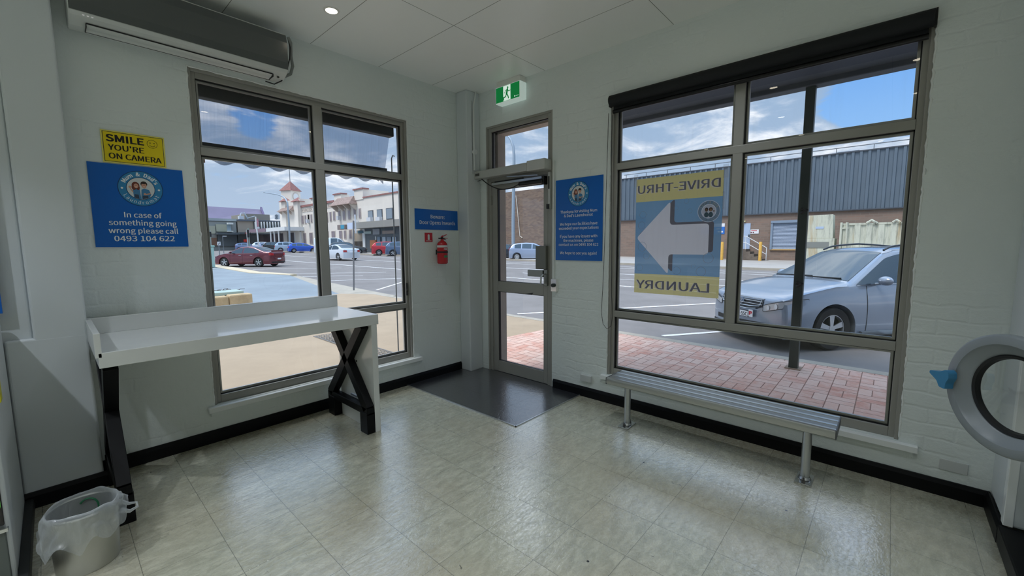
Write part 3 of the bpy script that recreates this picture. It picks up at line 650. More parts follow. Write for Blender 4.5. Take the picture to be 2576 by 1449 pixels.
# ================================================================ AIR CONDITIONER
s = thing('air_conditioner', 'long white split-system air conditioner with dark glossy front high on the left wall', 'air conditioner', (-2.57, 0, 2.69))
x0, x1 = -3.150, -2.015
prof = [(0, 2.735), (-.05, 2.700), (-.13, 2.705), (-.205, 2.735), (-.222, 2.752), (-.232, 2.80), (-.232, 2.94), (-.215, 3.005), (-.16, 3.03), (0, 3.03)]
b = MB(); b.prism(prof, lambda y, z, w_: (w_, y, z), x0, x1); W(b, 'casing', mat('aircon_plastic', '#c9ccc9', .35), s, bevel=.006)
b = MB(); pp = [(-.226, 2.754), (-.2375, 2.80), (-.2375, 2.94), (-.219, 2.998), (-.212, 2.998), (-.225, 2.94), (-.225, 2.80), (-.218, 2.757)]
b.prism(pp, lambda y, z, w_: (w_, y, z), x0+.004, x1-.004); W(b, 'front_panel', mat('aircon_panel_dark', '#575b5b', .22, spec=.5, metal=.0), s)
b = MB(); b.prism([(-.075, 2.6985), (-.165, 2.7135), (-.166, 2.7165), (-.075, 2.7015)], lambda y, z, w_: (w_, y, z), x0+.07, x1-.09); W(b, 'louvre_flap', mat('aircon_flap', '#d2d4d0', .4), s)
b = MB()
for (ya, za_), (yb, zb_) in (((-.073, 2.699), (-.078, 2.7)), ((-.166, 2.714), (-.172, 2.717))): b.box(x0+.07, x1-.09, ya, yb, za_-.0015, zb_)
b.box(x0+.068, x0+.072, -.17, -.074, 2.697, 2.716); b.box(x1-.092, x1-.088, -.17, -.074, 2.697, 2.716); b.disc((x1-.05, -.15, 2.709), .008, th=.006)
W(b, 'louvre_gap', M_GASK, s)
b = MB()
for k in range(3): ell(b, lambda u, v, w_: (u, -.214, 2.738+v), x0+.06+k*.018, .004, .005, .005, 0, n=10)
W(b, 'indicator', mat('indicator_pale', '#f4f4f4', .4, emit='#ffffff', es=.15), s, fix=False)
s = thing('cable', 'grey and black pipes looping beside the right end of the air conditioner', 'pipe', (-1.98, 0, 2.7))
b = MB(); b.tube([(-2.005, -.225, 2.99), (-1.985, -.215, 2.96), (-1.955, -.13, 2.90), (-1.935, -.10, 2.84), (-1.95, -.09, 2.78), (-1.99, -.06, 2.755), (-2.01, -.03, 2.75)], .011, 9); W(b, 'drain_hose', mat('hose_grey', '#7d8280', .5), s, smooth=60)
b = MB(); b.tube([(-2.005, -.22, 2.985), (-1.985, -.2, 2.93), (-1.982, -.17, 2.86), (-2.0, -.16, 2.78), (-2.03, -.12, 2.70), (-2.07, -.08, 2.675), (-2.12, -.05, 2.69)], .0045, 8); W(b, 'black_lead', M_GASK, s, smooth=60)
# ================================================================ FIRE EXTINGUISHER
M_RED = mat('extinguisher_red', '#b5101e', .25, spec=.6)
s = thing('fire_extinguisher', 'red fire extinguisher strapped to the wall under the small blue sign', 'fire extinguisher', (-.492, -.075, 1.245))
b = MB(); b.lathe([(.0001, 0), (.046, 0), (.055, .008), (.056, .02), (.056, .195), (.052, .215), (.038, .235), (.018, .247), (.016, .262), (.0001, .262)], n=32); b.build('cylinder', M_RED, s, smooth=35)
b = MB(); b.lathe([(.0565, .175), (.0572, .175), (.0572, .198), (.0565, .198)], n=32); b.build('label_band', INK['pale'], s)
b = MB(); b.lathe([(.0575, .118), (.0605, .118), (.0605, .134), (.0575, .134)], n=32, closed=True); b.box(-.01, .06, -.01, .01, .118, .134); b.box(-.03, .03, .055, .078, .10, .15); b.build('strap', M_GASK, s, smooth=35)
cyl = lambda u, v, w_: ((.0563+w_)*math.sin(u/.0563+.0), -(.0563+w_)*math.cos(u/.0563), v)
b = MB(); write(b, 'FIRE', cyl, .0, .150, .020, .040, .02); b.build('lettering', INK['pale'], s, fix=False)
b = MB(); b.grid(lambda a, c: cyl(-.020+.052*a, .068+.022*c, .0008), 6, 1); b.build('label_patch', mat('label_green', '#2f8a58', .5), s, fix=False)
b = MB(); b.tube([(0, 0, .258), (0, 0, .285)], .014, 10); b.tube([(-.045, 0, .272), (.0, 0, .272)], .007, 8); b.tube([(.0, 0, .272), (.045, 0, .262)], .005, 8); b.build('valve', M_GASK, s, smooth=40)
b = MB(); b.bar((-.012, 0, .285), (.062, -.0, .312), .018, .005); b.bar((0, 0, .275), (.072, 0, .272), .018, .005); b.bar((-.01, 0, .28), (.012, 0, .298), .02, .012); b.build('lever', M_RED, s)
# ================================================================ DOOR OPERATOR AND FITTINGS
s = thing('door_operator', 'long grey automatic door operator bar across the top of the door', 'door operator', (-.05, -.65, 2.16))
M_OP = mat('operator_silver', '#babbb7', .35, metal=.15)
b = MB(); b.box(-.100, .008, -.93, -.165, 2.168, 2.250); W(b, 'cover', M_OP, s, bevel=.008, seg=3)
b = MB(); b.box(-.108, .008, -1.160, -.932, 2.162, 2.262); W(b, 'end_housing', mat('operator_pale', '#c4c5c1', .4, metal=.1), s, bevel=.010, seg=3)
b = MB(); b.box(-.102, -.0995, -.255, -.19, 2.195, 2.222); W(b, 'badge', mat('badge_grey', '#4c4d4b', .4), s)
b = MB(); b.box(-.02, .014, -1.10, -.36, 2.09, 2.112); b.bar((-.045, -.62, 2.15), (-.03, -1.02, 2.125), .022, .008); W(b, 'slide_arm', M_ALU, s)
b = MB(); b.tube([(-.028, -.775, 2.062), (-.028, -1.085, 2.062)], .021, 14); b.box(-.04, .012, -1.10, -1.07, 2.03, 2.11); b.box(-.012, .012, -.80, -.40, 2.114, 2.128); W(b, 'closer_body', M_GASK, s, smooth=40)
b = MB(); pts = []
for k in range(15):
    a = k/14; pts.append((-.06, -.245-.545*a, 2.17-.115*a-.30*a*(1-a)*1.05))
b.tube(pts, .0055, 8); b.tube([(-.03, -.13, 2.26), (-.07, -.14, 2.22), (-.05, -.15, 2.15), (-.03, -.2, 2.16)], .003, 6); W(b, 'lead', M_GASK, s, smooth=60)
s = thing('cable_conduit', 'white surface conduit with round junction on the corner pier left of the door', 'conduit', (-.1, -.17, 2.2))
M_PVC = mat('pvc_white', '#dfe3e2', .4)
b = MB(); b.tube([(-.064, -.178, 3.098), (-.075, -.176, 3.04), (-.1, -.178, 2.96), (-.102, -.178, 2.262)], .010, 10); W(b, 'pipe', M_PVC, s, smooth=50)
b = MB(); b.lathe([(.0001, -.2), (.024, -.2), (.028, -.192), (.028, -.168), (.0001, -.168)], (-.094, 0, 2.46), 20, 'y'); W(b, 'junction', M_PVC, s, smooth=40)
b = MB(); b.tube([(-.115, -.1695, 3.0), (-.118, -.1695, 2.6), (-.116, -.1695, 2.22)], .0016, 6); W(b, 'wire', mat('wire_dark', '#33383a', .5), s)
s = thing('door_release_button', 'green push button on a small steel plate right of the door with conduit above', 'button', (-.02, -1.21, .98))
b = MB(); b.box(-.03, 0, -1.245, -1.180, .983, 1.105); W(b, 'back_box', M_TRIMW, s, bevel=.002)
b = MB(); b.box(-.033, -.03, -1.243, -1.182, .985, 1.103); W(b, 'face_plate', M_STEEL, s)
b = MB(); b.lathe([(.0001, -.052), (.017, -.052), (.019, -.045), (.019, -.033), (.0001, -.033)], (0, -1.2125, 1.045), 20, 'x'); W(b, 'push_button', mat('button_green_black', '#10231c', .35), s, smooth=40)
b = MB(); b.box(-.018, 0, -1.205, -1.187, 1.105, 2.24); W(b, 'conduit', M_PVC, s, bevel=.003)
b = MB(); b.box(-.03, .01, -1.165, -1.140, 1.79, 2.14); W(b, 'lock_channel', M_OP, s, bevel=.002)
b = MB(); b.box(-.032, -.02, -1.160, -1.145, 1.98, 2.10); W(b, 'cover_strip', M_GASK, s)
b = MB(); b.box(-.036, -.01, -1.158, -1.125, 1.79, 1.835); W(b, 'strike', M_GASK, s)
for (ya, yb, z0_, z1_, dd, lb) in ((-1.643, -1.527, .152, .213, .028, 'small blank wall box low between the door and the bench'), (-4.045, -3.93, .15, .215, .006, 'faint blank cover plate low on the right wall beyond the bench')):
    b = MB(); b.box(-dd, 0, ya, yb, z0_, z1_); o = b.build('cover_plate', mat('cover_plate_paint', '#c7cbcb', .5), None, bevel=.003); tag(o, lb, 'wall plate')
# ================================================================ ROLLER BLIND
M_FAB = mat('blind_fabric_black', '#0b1013', .75, bump=.1, bscale=300)
s = thing('roller_blind', 'black roller blind rolled up along the top of the right window', 'blind', (-.02, -2.77, 2.56))
b = MB(); b.tube([(-.030, BY0-.012, 2.645), (-.030, BY1+.012, 2.645)], .046, 20); W(b, 'roll', M_FAB, s, smooth=40)
b = MB(); b.box(-.010, -.004, BY1+.03, BY0-.03, 2.555, 2.64); W(b, 'hanging_cloth', M_FAB, s)
b = MB(); b.tube([(-.008, BY0-.028, 2.562), (-.008, BY1+.028, 2.562)], .016, 12); W(b, 'bottom_rail', mat('rail_black', '#0e0f10', .35, metal=.3), s, smooth=40)
for q_ in (BY0-.010, BY1+.001): b = MB(); b.box(-.04, 0, q_, q_+.009, 2.60, 2.69); W(b, 'bracket', M_GASK, s)
cp = [on(u, v, 'x', -.024) for u, v in ((1531, 285), (1525, 480), (1520, 640), (1516, 730), (1512.5, 785), (1517, 815), (1527, 828), (1537, 820), (1541.5, 795), (1538.5, 740), (1538, 600), (1538, 400), (1540, 290))]
b = MB(); b.tube(cp, .0022, 6, cap=False); W(b, 'chain', M_GASK, s, smooth=60)
# ================================================================ TABLE
s = thing('folding_table', 'long white counter-height folding table with black X-shaped steel legs by the left window', 'table', (-2.44, -.42, 0))
b = MB(); b.box(-3.207, -1.675, -.767, -.070, .846, .924); W(b, 'tabletop', M_WHITE, s, bevel=.0025)
b = MB(); b.box(-3.192, -1.676, -.100, -.076, .924, 1.022); W(b, 'back_board', M_WHITE, s, bevel=.002)
b = MB(); b.box(-3.217, -3.192, -.767, -.076, .900, 1.024); W(b, 'side_board', M_WHITE, s, bevel=.002)
b = MB(); b.box(-1.736, -1.690, -.767, -.215, 0, .846); W(b, 'end_panel', M_WHITE, s, bevel=.002)
def xframe(xc, full=True):
    b = MB(); w2 = .030
    for a, c in (((-.125, .19), (-.70, .846)), ((-.735, .19), (-.16, .846))):
        dv = Vector((c[0]-a[0], c[1]-a[1])).normalized(); nv = Vector((-dv.y, dv.x))*.037
        b.hexa([(xc-w2, a[0]-nv.x, a[1]-nv.y), (xc+w2, a[0]-nv.x, a[1]-nv.y), (xc+w2, a[0]+nv.x, a[1]+nv.y), (xc-w2, a[0]+nv.x, a[1]+nv.y), (xc-w2, c[0]-nv.x, c[1]-nv.y), (xc+w2, c[0]-nv.x, c[1]-nv.y), (xc+w2, c[0]+nv.x, c[1]+nv.y), (xc-w2, c[0]+nv.x, c[1]+nv.y)])
    b.box(xc-w2, xc+w2, -.764, -.095, .150, .205)
    o = W(b, 'leg_frame', M_BLK, s, bevel=.002)
    for ya, yb in ((-.764, -.655), (-.215, -.105)):
        b = MB(); b.box(xc-w2-.004, xc+w2+.004, ya, yb, 0, .165); q = b.build('foot_block', M_BLK, None, bevel=.003); q.parent = o; q.matrix_parent_inverse = (o.matrix_parent_inverse).inverted() if False else Matrix.Identity(4)
    return o
xframe(-1.768); xframe(-3.165)
b = MB(); b.lathe([(.0001, .0), (.009, .0), (.007, .012), (.0001, .014)], (-1.742, -.52, .525), 12, 'x'); W(b, 'bolt', M_STEEL, s)
b = MB(); b.bar((-1.74, -.50, .225), (-1.74, -.40, .225), .008, .012); W(b, 'clip', M_STEEL, s)
# ================================================================ BENCH
s = thing('aluminium_bench', 'long slatted aluminium bench on two round legs under the right window', 'bench', (-.335, -2.77, 0))
M_ALP = mat('anodised_aluminium', '#b9bbb8', .30, metal=.75, bump=.04, bscale=60); M_ALG = mat('ribbed_aluminium_grey', '#8e908d', .45, metal=.55)
b = MB(); X0, X1 = -.468, -.200
pf = [(X0+.010, .348), (X0+.002, .354), (X0, .362), (X0, .388), (X0+.004, .396), (X0+.012, .400)]; 
top = []
wd = (X1-X0-.012-.004); nst = 4; brt = .022; gr = (wd-nst*brt)/(nst-1); xx = X0+.012
for k in range(nst):
    top += [(xx+brt, .400)]
    if k < nst-1: top += [(xx+brt+.001, .397), (xx+brt+gr-.001, .397), (xx+brt+gr, .400)]
    xx += brt+gr
pf2 = pf+top+[(X1, .396), (X1, .352), (X1-.006, .348)]
b.prism(pf2, lambda x, z, w_: (x, w_, z), -3.484, -2.052); seat = W(b, 'seat', M_ALP, s, smooth=30)
b = MB(); xx = X0+.012
for k in range(nst-1): b.box(xx+brt+.002, xx+brt+gr-.002, -3.483, -2.053, .3965, .3978); xx += brt+gr
W(b, 'grip_strip', M_ALG, s)
for y in (-3.487, -2.049):
    b = MB(); b.box(X0+.001, X1, y-.0035, y+.0035, .347, .401); W(b, 'end_cap', mat('end_cap_dark', '#55585a', .5), s, bevel=.002)
for y in (-2.170, -3.345):
    b = MB(); b.tube([(-.335, y, .010), (-.335, y, .35)], .0245, 20, cap=False); b.lathe([(.0245, .01), (.034, .012), (.026, .026)], (-.335, y, 0), 20); lg = W(b, 'leg', M_ALU, s, smooth=40)
    b = MB(); b.box(-.412, -.258, y-.043, y+.043, 0, .010); q = b.build('base_plate', M_STEEL, None, bevel=.002); q.parent = lg
    for xx in (-.385, -.285): b = MB(); b.lathe([(.0001, .034), (.006, .034), (.006, .019), (.011, .019), (.011, .010), (.0001, .010)], (xx, y, 0), 8); q = b.build('anchor_bolt', mat('bolt_dark_steel', '#6c6a66', .4, metal=.8), None); q.parent = lg
# ================================================================ BIN WITH BAG
s = thing('waste_bin', 'round brushed steel waste bin on the floor by the left pier', 'bin', (-3.320, -.985, 0))
M_BIN = mat('bin_brushed_steel', '#a9aaa2', .38, metal=.85, var=.05, vscale=2)
b = MB(); b.lathe([(.0001, .004), (.098, .004), (.104, .0), (.107, .006), (.118, .264), (.115, .264), (.104, .012), (.0001, .012)], n=40); b.build('bucket', M_BIN, s, smooth=35)
b = MB(); b.lathe([(.119, .262), (.123, .268), (.119, .274), (.115, .268)], n=40, closed=True); b.build('rolled_rim', M_BIN, s, smooth=60)
def bag_mat():
    m = bpy.data.materials.new('bin_liner_plastic'); m.use_nodes = True; t = NT(m.node_tree); t.n.remove(t.n['Principled BSDF'])
    v = t.coord(); bp = t.bump(t.noise(t.V('MULTIPLY', v, (1, 1, .5)), 26, 4, .6, 1.), .8, .01)
    d1 = t.new('ShaderNodeBsdfDiffuse'); d1.inputs[0].default_value = (.74, .79, .82, 1); d2 = t.new('ShaderNodeBsdfTranslucent'); d2.inputs[0].default_value = (.78, .82, .84, 1)
    g = t.new('ShaderNodeBsdfGlossy'); g.inputs['Roughness'].default_value = .18
    for n in (d1, d2, g): t.put(n.inputs['Normal'], bp)
    a = t.new('ShaderNodeMixShader', i_0=.5); t.put(a.inputs[1], d1); t.put(a.inputs[2], d2)
    a2 = t.new('ShaderNodeMixShader', i_0=.14); t.put(a2.inputs[1], a); t.put(a2.inputs[2], g)
    tp = t.new('ShaderNodeBsdfTransparent'); a3 = t.new('ShaderNodeMixShader'); lw = t.new('ShaderNodeLayerWeight', i_Blend=.35)
    t.put(a3.inputs[0], t.M('ADD', .34, t.M('MULTIPLY', lw.outputs['Facing'], .45), clamp=True)); t.put(a3.inputs[1], tp); t.put(a3.inputs[2], a2)
    t.put(t.n['Material Output'].inputs[0], a3); return m
M_BAG = bag_mat()
liner = thing('bin_liner', 'cloudy translucent plastic liner folded over the rim of the steel bin', 'bin liner', (-3.320, -.985, .27))
def bagf(a, c):
    ang = a*2*PI; q = Vector((math.cos(ang)*2.2, math.sin(ang)*2.2, c*2)); n1 = noise.noise(q); n2 = noise.noise(q*2.7+Vector((5, 1, 2)))
    ca = math.cos(ang); lift = .014*noise.noise(Vector((math.cos(ang)*1.6+3, math.sin(ang)*1.6, 0)))
    drop = .085+.05*(-ca*.6-math.sin(ang)*.6)+.055*noise.noise(Vector((math.cos(ang)*3+9, math.sin(ang)*3, 1)))
    if c < .3: k = c/.3; r = .045+.064*k**.5+.010*n1*(1-k); z = -.16+.165*k**1.3
    elif c < .42: k = (c-.3)/.12; r = .109+.020*k; z = .005+.020*math.sin(k*PI)+lift
    else: k = (c-.42)/.58; r = .129+.022*k+.016*n1*k+.008*n2; z = .004-drop*k+.006*n2
    return (math.cos(ang)*r, math.sin(ang)*r, z+lift*(1-abs(c-.36)))
b = MB(); b.grid(bagf, 96, 40); b.build('liner_film', M_BAG, liner, smooth=180, fix=False)
b = MB(); b.tube([(.115, -.02, -.02), (.150, -.03, -.045), (.178, -.035, -.050), (.178, -.055, -.062), (.150, -.06, -.070), (.118, -.05, -.055)], [.012, .007, .005, .005, .008, .012], 8); b.build('tie_handle', M_BAG, liner, smooth=60)
b = MB(); fz = lambda u, v, w_: (math.cos(u)*(.098+w_), math.sin(u)*(.098+w_), v)
ug = math.radians(78)
ptsg = [(ug+.36*math.cos(a), -.055+.045*math.sin(a)) for a in [math.radians(q) for q in range(40, 330, 15)]]
for p, q in zip(ptsg, ptsg[1:]): b.tube([fz(p[0], p[1], 0), fz(q[0], q[1], 0)], .004, 5)
b.build('printed_ring', mat('print_green', '#1f6b45', .5), liner)
# ================================================================ MACHINES AT THE EDGES
s = thing('washing_machine', 'washing machine at the far right with its round glass door swung open', 'washing machine', (-.71, -4.6, .094))
M_WM = mat('machine_enamel', '#c6cacc', .3, spec=.5); M_DOORP = mat('machine_door_grey', '#8d959b', .35, spec=.5)
b = MB(); b.box(-1.03, -.395, -4.98, -4.225, .094, 1.35); W(b, 'body', M_WM, s, bevel=.02, seg=3)
hg_ = Vector((-1.005, -4.185, .83)); dirv = Vector((.79, .613, 0)).normalized(); nrm = Vector((-dirv.y, dirv.x, 0)); cen = hg_+dirv*.255
Rm = Matrix((dirv, nrm, Vector((0, 0, 1)))).transposed().to_4x4(); Rm.translation = cen     # local x along the door, y outward face
b = MB(); b.lathe([(.160, -.032), (.172, -.020), (.200, .000), (.206, .010), (.236, .012), (.246, .004), (.248, -.014), (.240, -.034), (.165, -.05), (.155, -.045)], n=64, axis='y', closed=True).xf(Rm); dor = W(b, 'door', M_DOORP, s, smooth=50)
b = MB(); b.lathe([(.146, -.046), (.150, -.026), (.160, -.022), (.166, -.030), (.160, -.050)], n=64, axis='y', closed=True).xf(Rm); q = b.build('door_gasket', M_GASK, None, smooth=50); q.parent = dor
def lens_mat():
    m = bpy.data.materials.new('door_bowl_glass'); m.use_nodes = True; t = NT(m.node_tree); t.n.remove(t.n['Principled BSDF'])
    tr = t.new('ShaderNodeBsdfTransparent'); tr.inputs[0].default_value = (.86, .88, .86, 1); g = t.new('ShaderNodeBsdfGlossy'); g.inputs['Roughness'].default_value = .05
    lw = t.new('ShaderNodeLayerWeight', i_Blend=.3); mx = t.new('ShaderNodeMixShader'); t.put(mx.inputs[0], t.M('ADD', .10, t.M('MULTIPLY', lw.outputs['Facing'], .6), clamp=True)); t.put(mx.inputs[1], tr); t.put(mx.inputs[2], g)
    t.put(t.n['Material Output'].inputs[0], mx); return m
b = MB(); b.lathe([(.0001, -.028), (.05, -.029), (.10, -.032), (.150, -.038)], n=48, axis='y').xf(Rm); q = b.build('door_glass', lens_mat(), None, smooth=60); q.parent = dor
# blue latch handle on the free edge
hp = [(.200, .046), (.228, .030), (.276, .022), (.278, .010), (.240, -.014), (.226, -.040), (.198, -.043), (.196, -.014), (.184, .010), (.186, .034)]
b = MB(); b.prism(rounded(hp, .006, 3), lambda u, v, w_: tuple(Rm @ Vector((u, w_, v))), .016, .052); q = b.build('door_handle', mat('handle_blue', '#3f86b4', .3, spec=.6), None, bevel=.004); q.parent = dor
b = MB(); b.box(-.26, -.215, -.02, .02, -.06, .06).xf(Rm); q = b.build('hinge', M_WM, None, bevel=.004); q.parent = dor
b = MB(); b.box(-.378, -.330, -4.134, -4.128, .098, ZC); b.box(-.379, -.374, -4.16, -4.128, .098, ZC); struct(b, 'trim_8', mat('corner_highlight_white', '#f8fbfb', .25, metal=.0, spec=1.), bevel=.002)  # strip coloured white to imitate window light caught on the corner edge
s = thing('vending_cabinet', 'white cabinet with dark glossy front at the far left edge beside the bin', 'cabinet', (-3.8, -.58, 0))
b = MB(); b.box(-4.15, -3.531, -.968, -.182, .02, 1.085); W(b, 'casing', M_SMOOTH, s, bevel=.02, seg=4)
b = MB(); b.box(-4.12, -3.545, -.985, -.966, .30, 1.02); W(b, 'front_glass', mat('dark_gloss_front', '#15141a', .15, spec=.6), s, bevel=.004)
b = MB(); b.box(-4.12, -3.545, -.982, -.966, .03, .27); W(b, 'lower_panel', mat('panel_grey_green', '#59615f', .35), s, bevel=.004)
b = MB(); b.prism([(-3.575, .40), (-3.548, .44), (-3.548, .385), (-3.565, .345)], lambda u, v, w_: (u, -.986-w_, v), 0, .002); W(b, 'green_sticker', mat('sticker_green', '#5cb648', .4), s)
b = MB(); b.box(-3.60, -3.536, -.995, -.975, .272, .290); W(b, 'chrome_catch', M_STEEL, s, bevel=.003)
b = MB(); b.box(-3.530, -3.510, -.975, -.905, .815, .945); o = b.build('coin_tag', mat('tag_yellow', '#c9c21a', .45), None, bevel=.003); tag(o, 'yellow tag box fixed on the edge of the white cabinet at far left', 'tag')
b = MB(); b.box(-4.1, -3.518, -.195, -.181, 1.105, 1.95); o = b.build('notice_board', INK['blue_board'], None); tag(o, 'edge of a plain blue notice board at the far left of the room', 'notice board')
b = MB(); b.box(-3.531, -3.497, -1.2, -.178, 0, .06); struct(b, 'baseboard_far_left', mat('black_rubber_skirting', '#1b1d1e', .5), bevel=.004)
# ================================================================ OUTSIDE: GROUND
M_ASPH = mat('asphalt_grey', '#7f7b79', .85, var=.10, vscale=.9, bump=.25, bscale=120, bdist=.006)
M_ASPH2 = mat('asphalt_driveway_blue_grey', '#87929a', .85, var=.10, vscale=.6, bump=.2, bscale=60)
M_APRON = mat('concrete_apron_beige', '#ab9880', .85, var=.06, vscale=1.6, bump=.15, bscale=50)
M_KERB = mat('kerb_concrete', '#aaa396', .85, var=.08, vscale=3, bump=.2, bscale=60)
M_LINE = mat('road_paint_white', '#f0f0ee', .6, var=.08, vscale=20)
M_PATH = mat('far_path_concrete', '#a9a5a0', .85, var=.06, vscale=.7)
def paver_fn(t, p):
    v = t.coord(); x, y, z = t.sep(v)
    # basket-weave: alternate cells hold two bricks laid across each other
    c = .232; fx_ = t.M('DIVIDE', x, c); fy = t.M('DIVIDE', y, c)
    ix = t.M('FLOOR', fx_); iy = t.M('FLOOR', fy); lx = t.M('FRACT', fx_); ly = t.M('FRACT', fy)
    par = t.M('GREATER_THAN', t.M('FRACT', t.M('MULTIPLY', t.M('ADD', ix, iy), .5)), .25)
    a = t.M('ADD', t.M('MULTIPLY', lx, par), t.M('MULTIPLY', ly, t.M('SUBTRACT', 1., par)))
    o = t.M('ADD', t.M('MULTIPLY', ly, par), t.M('MULTIPLY', lx, t.M('SUBTRACT', 1., par)))
    h = t.M('FRACT', t.M('MULTIPLY', a, 2.)); e1 = t.M('MULTIPLY', t.M('MINIMUM', h, t.M('SUBTRACT', 1., h)), .5); e2 = t.M('MINIMUM', o, t.M('SUBTRACT', 1., o))
    e = t.M('MINIMUM', e1, e2); j = t.M('LESS_THAN', t.M('ADD', e, t.M('MULTIPLY', t.M('SUBTRACT', t.noise(v, 30, 2), .5), .02)), .019)
    wn = t.new('ShaderNodeTexWhiteNoise', noise_dimensions='3D'); t.put(wn.inputs['Vector'], t.comb(ix, iy, t.M('FLOOR', t.M('MULTIPLY', a, 2.)))); r = wn.outputs['Value']
    col = t.mix(t.ramp(r, 0., 1.), lin('#cf9480'), lin('#dfb9a8')); col = t.mix(t.M('MULTIPLY', t.ramp(t.noise(v, 9, 5, .65), .35, .7), .5), col, lin('#e6cfc2'))
    col = t.mix(t.M('MULTIPLY', t.ramp(t.noise(v, 1.3, 3), .35, .7), .35), col, lin('#d6c6b8'))
    t.put(p.inputs['Base Color'], t.mix(j, col, lin('#8c6657'))); t.put(p.inputs['Normal'], t.bump(t.M('SUBTRACT', t.noise(v, 60, 4), t.M('MULTIPLY', j, 1.2)), .5, .006))
M_PAVE = mat('red_brick_pavers', '#b07a66', .8, fn=paver_fn)
def slab(name, m, pts, off, thick=.3, cat=None, **k):       # polygon lying on the climbing ground
    top = [(x, y, zr(x, y)+off) for x, y in pts]; bot = [(x, y, z-thick) for x, y, z in top]; n = len(pts)
    b = MB(); b.add(bot+top, [tuple(reversed(range(n))), tuple(range(n, 2*n))]+[(i, (i+1) % n, n+(i+1) % n, n+i) for i in range(n)])
    return struct(b, name, m, **k)
slab('ground', mat('ground_distant', '#9b9a98', .9), [(-260, 9.4), (-260, 420), (300, 420), (300, -200), (2.2, -200), (2.2, .2), (.2, .2), (.2, 9.4)], -.06)
slab('road', M_ASPH, [(3.3, -90), (23.3, -90), (23.3, 130), (3.3, 130)], 0)
slab('ground_far_path', M_PATH, [(23.3, -90), (33.2, -90), (33.2, 130), (23.3, 130)], .13)
slab('ground_far_kerb', M_KERB, [(23.12, -90), (23.35, -90), (23.35, 130), (23.12, 130)], .135)
P_OFF = .145
slab('ground_pavers', M_PAVE, [(.10, -30), (3.32, -30), (3.32, .95), (.10, 1.35)], P_OFF)
slab('ground_kerb', M_KERB, [(3.30, -30), (3.47, -30), (3.47, 8.0), (3.30, 8.0)], P_OFF+.003)
slab('ground_apron', M_APRON, [(-14, .10), (.10, .10), (.10, 1.35), (3.32, .95), (3.35, 8.2), (2.75, 9.15), (-14, 9.15)], P_OFF-.002)
slab('ground_driveway', M_ASPH2, [(-26, 9.15), (2.75, 9.15), (4.6, 18.4), (3.75, 21.6), (3.9, 27), (-26, 27)], P_OFF-.03)
slab('ground_crossover_kerb', M_KERB, [(2.75, 9.15), (3.35, 8.0), (4.0, 8.0), (4.2, 10.6), (5.05, 18.6), (4.6, 18.4)], .05)
slab('ground_near_corner_path', mat('corner_path_grey', '#8f989b', .85, var=.08, vscale=.8), [(-26, 27), (3.9, 27), (4.3, 60), (-26, 60)], P_OFF-.02)
slab('ground_corner_kerb', mat('kerb_pale_cream', '#cfc1a6', .85, var=.06), [(3.9, 27), (3.75, 21.6), (4.6, 18.4), (5.0, 18.6), (4.35, 22.0), (4.6, 27), (4.8, 60), (4.3, 60)], P_OFF+.0)
# painted lines follow the street (each line is one marking)
def line(x0, y0, x1, y1, wd, lab='trim_line'):
    d_ = Vector((x1-x0, y1-y0)).normalized(); n_ = Vector((-d_.y, d_.x))*wd/2; L_ = math.hypot(x1-x0, y1-y0); k = max(1, int(L_/20)); b = MB()
    for i in range(k):
        pa = Vector((x0, y0)).lerp(Vector((x1, y1)), i/k); pb = Vector((x0, y0)).lerp(Vector((x1, y1)), (i+1)/k)
        b.add([(*(q), zr(q.x, q.y)+.006) for q in (pa-n_, pb-n_, pb+n_, pa+n_)], [(0, 1, 2, 3)])
    return struct(b, lab, M_LINE, fix=False)
for i, (q, wd) in enumerate((((11.25, -40, 11.25, 60), .14), ((16.2, -40, 16.2, 60), .14), ((19.9, -40, 19.9, 60), .12), ((21.3, -40, 21.3, 60), .12), ((13.7, -40, 13.7, 11), .1))): line(*q, wd, 'trim_%d' % (20+i))
for i, q in enumerate(((4.6, 10.2, 6.9, 12.0), (4.2, 15.6, 8.4, 13.2), (5.2, 21, 9.4, 17.5), (5.4, 26.8, 9.6, 23.3), (5.2, 18.4, 7.4, 16.4), (4.2, -4.15, 9.2, -7.4), (4.2, -.6, 9.4, -4.0), (4.2, 3.0, 9.4, -.4))): line(*q, .11, 'trim_%d' % (30+i))
line(.9, 9.6, 2.2, 9.9, .5, 'trim_45')
# drain grates outside the left window
def grate(x0, x1, y0, y1, n, lab):
    z = zr(x0, y0)+P_OFF; b = MB()
    for k in range(n): xx = x0+(x1-x0)*(k+.5)/n; b.box(xx-.006, xx+.006, y0, y1, z, z+.012)
    for k in range(int((y1-y0)/.10)+1): yy = y0+.1*k; b.box(x0, x1, yy, yy+.008, z, z+.011)
    b.box(x0-.02, x0, y0, y1, z, z+.014).box(x1, x1+.02, y0, y1, z, z+.014)
    q = thing('drain_grate', lab, 'drain grate', ((x0+x1)/2, (y0+y1)/2, z)); W(b, 'bars', mat('grate_galvanised', '#8b8782', .5, metal=.5), q)
    b = MB(); b.box(x0, x1, y0, y1, z-.0, z+.002); W(b, 'drain_pit', mat('grate_dark', '#2c2a28', .8), q)
grate(-.42, -.03, 1.30, 2.55, 9, 'steel drain grate set in the beige concrete below the right end of the left window')
grate(-.33, .06, 2.75, 3.75, 9, 'steel drain grate seen under the table, in the beige concrete outside')
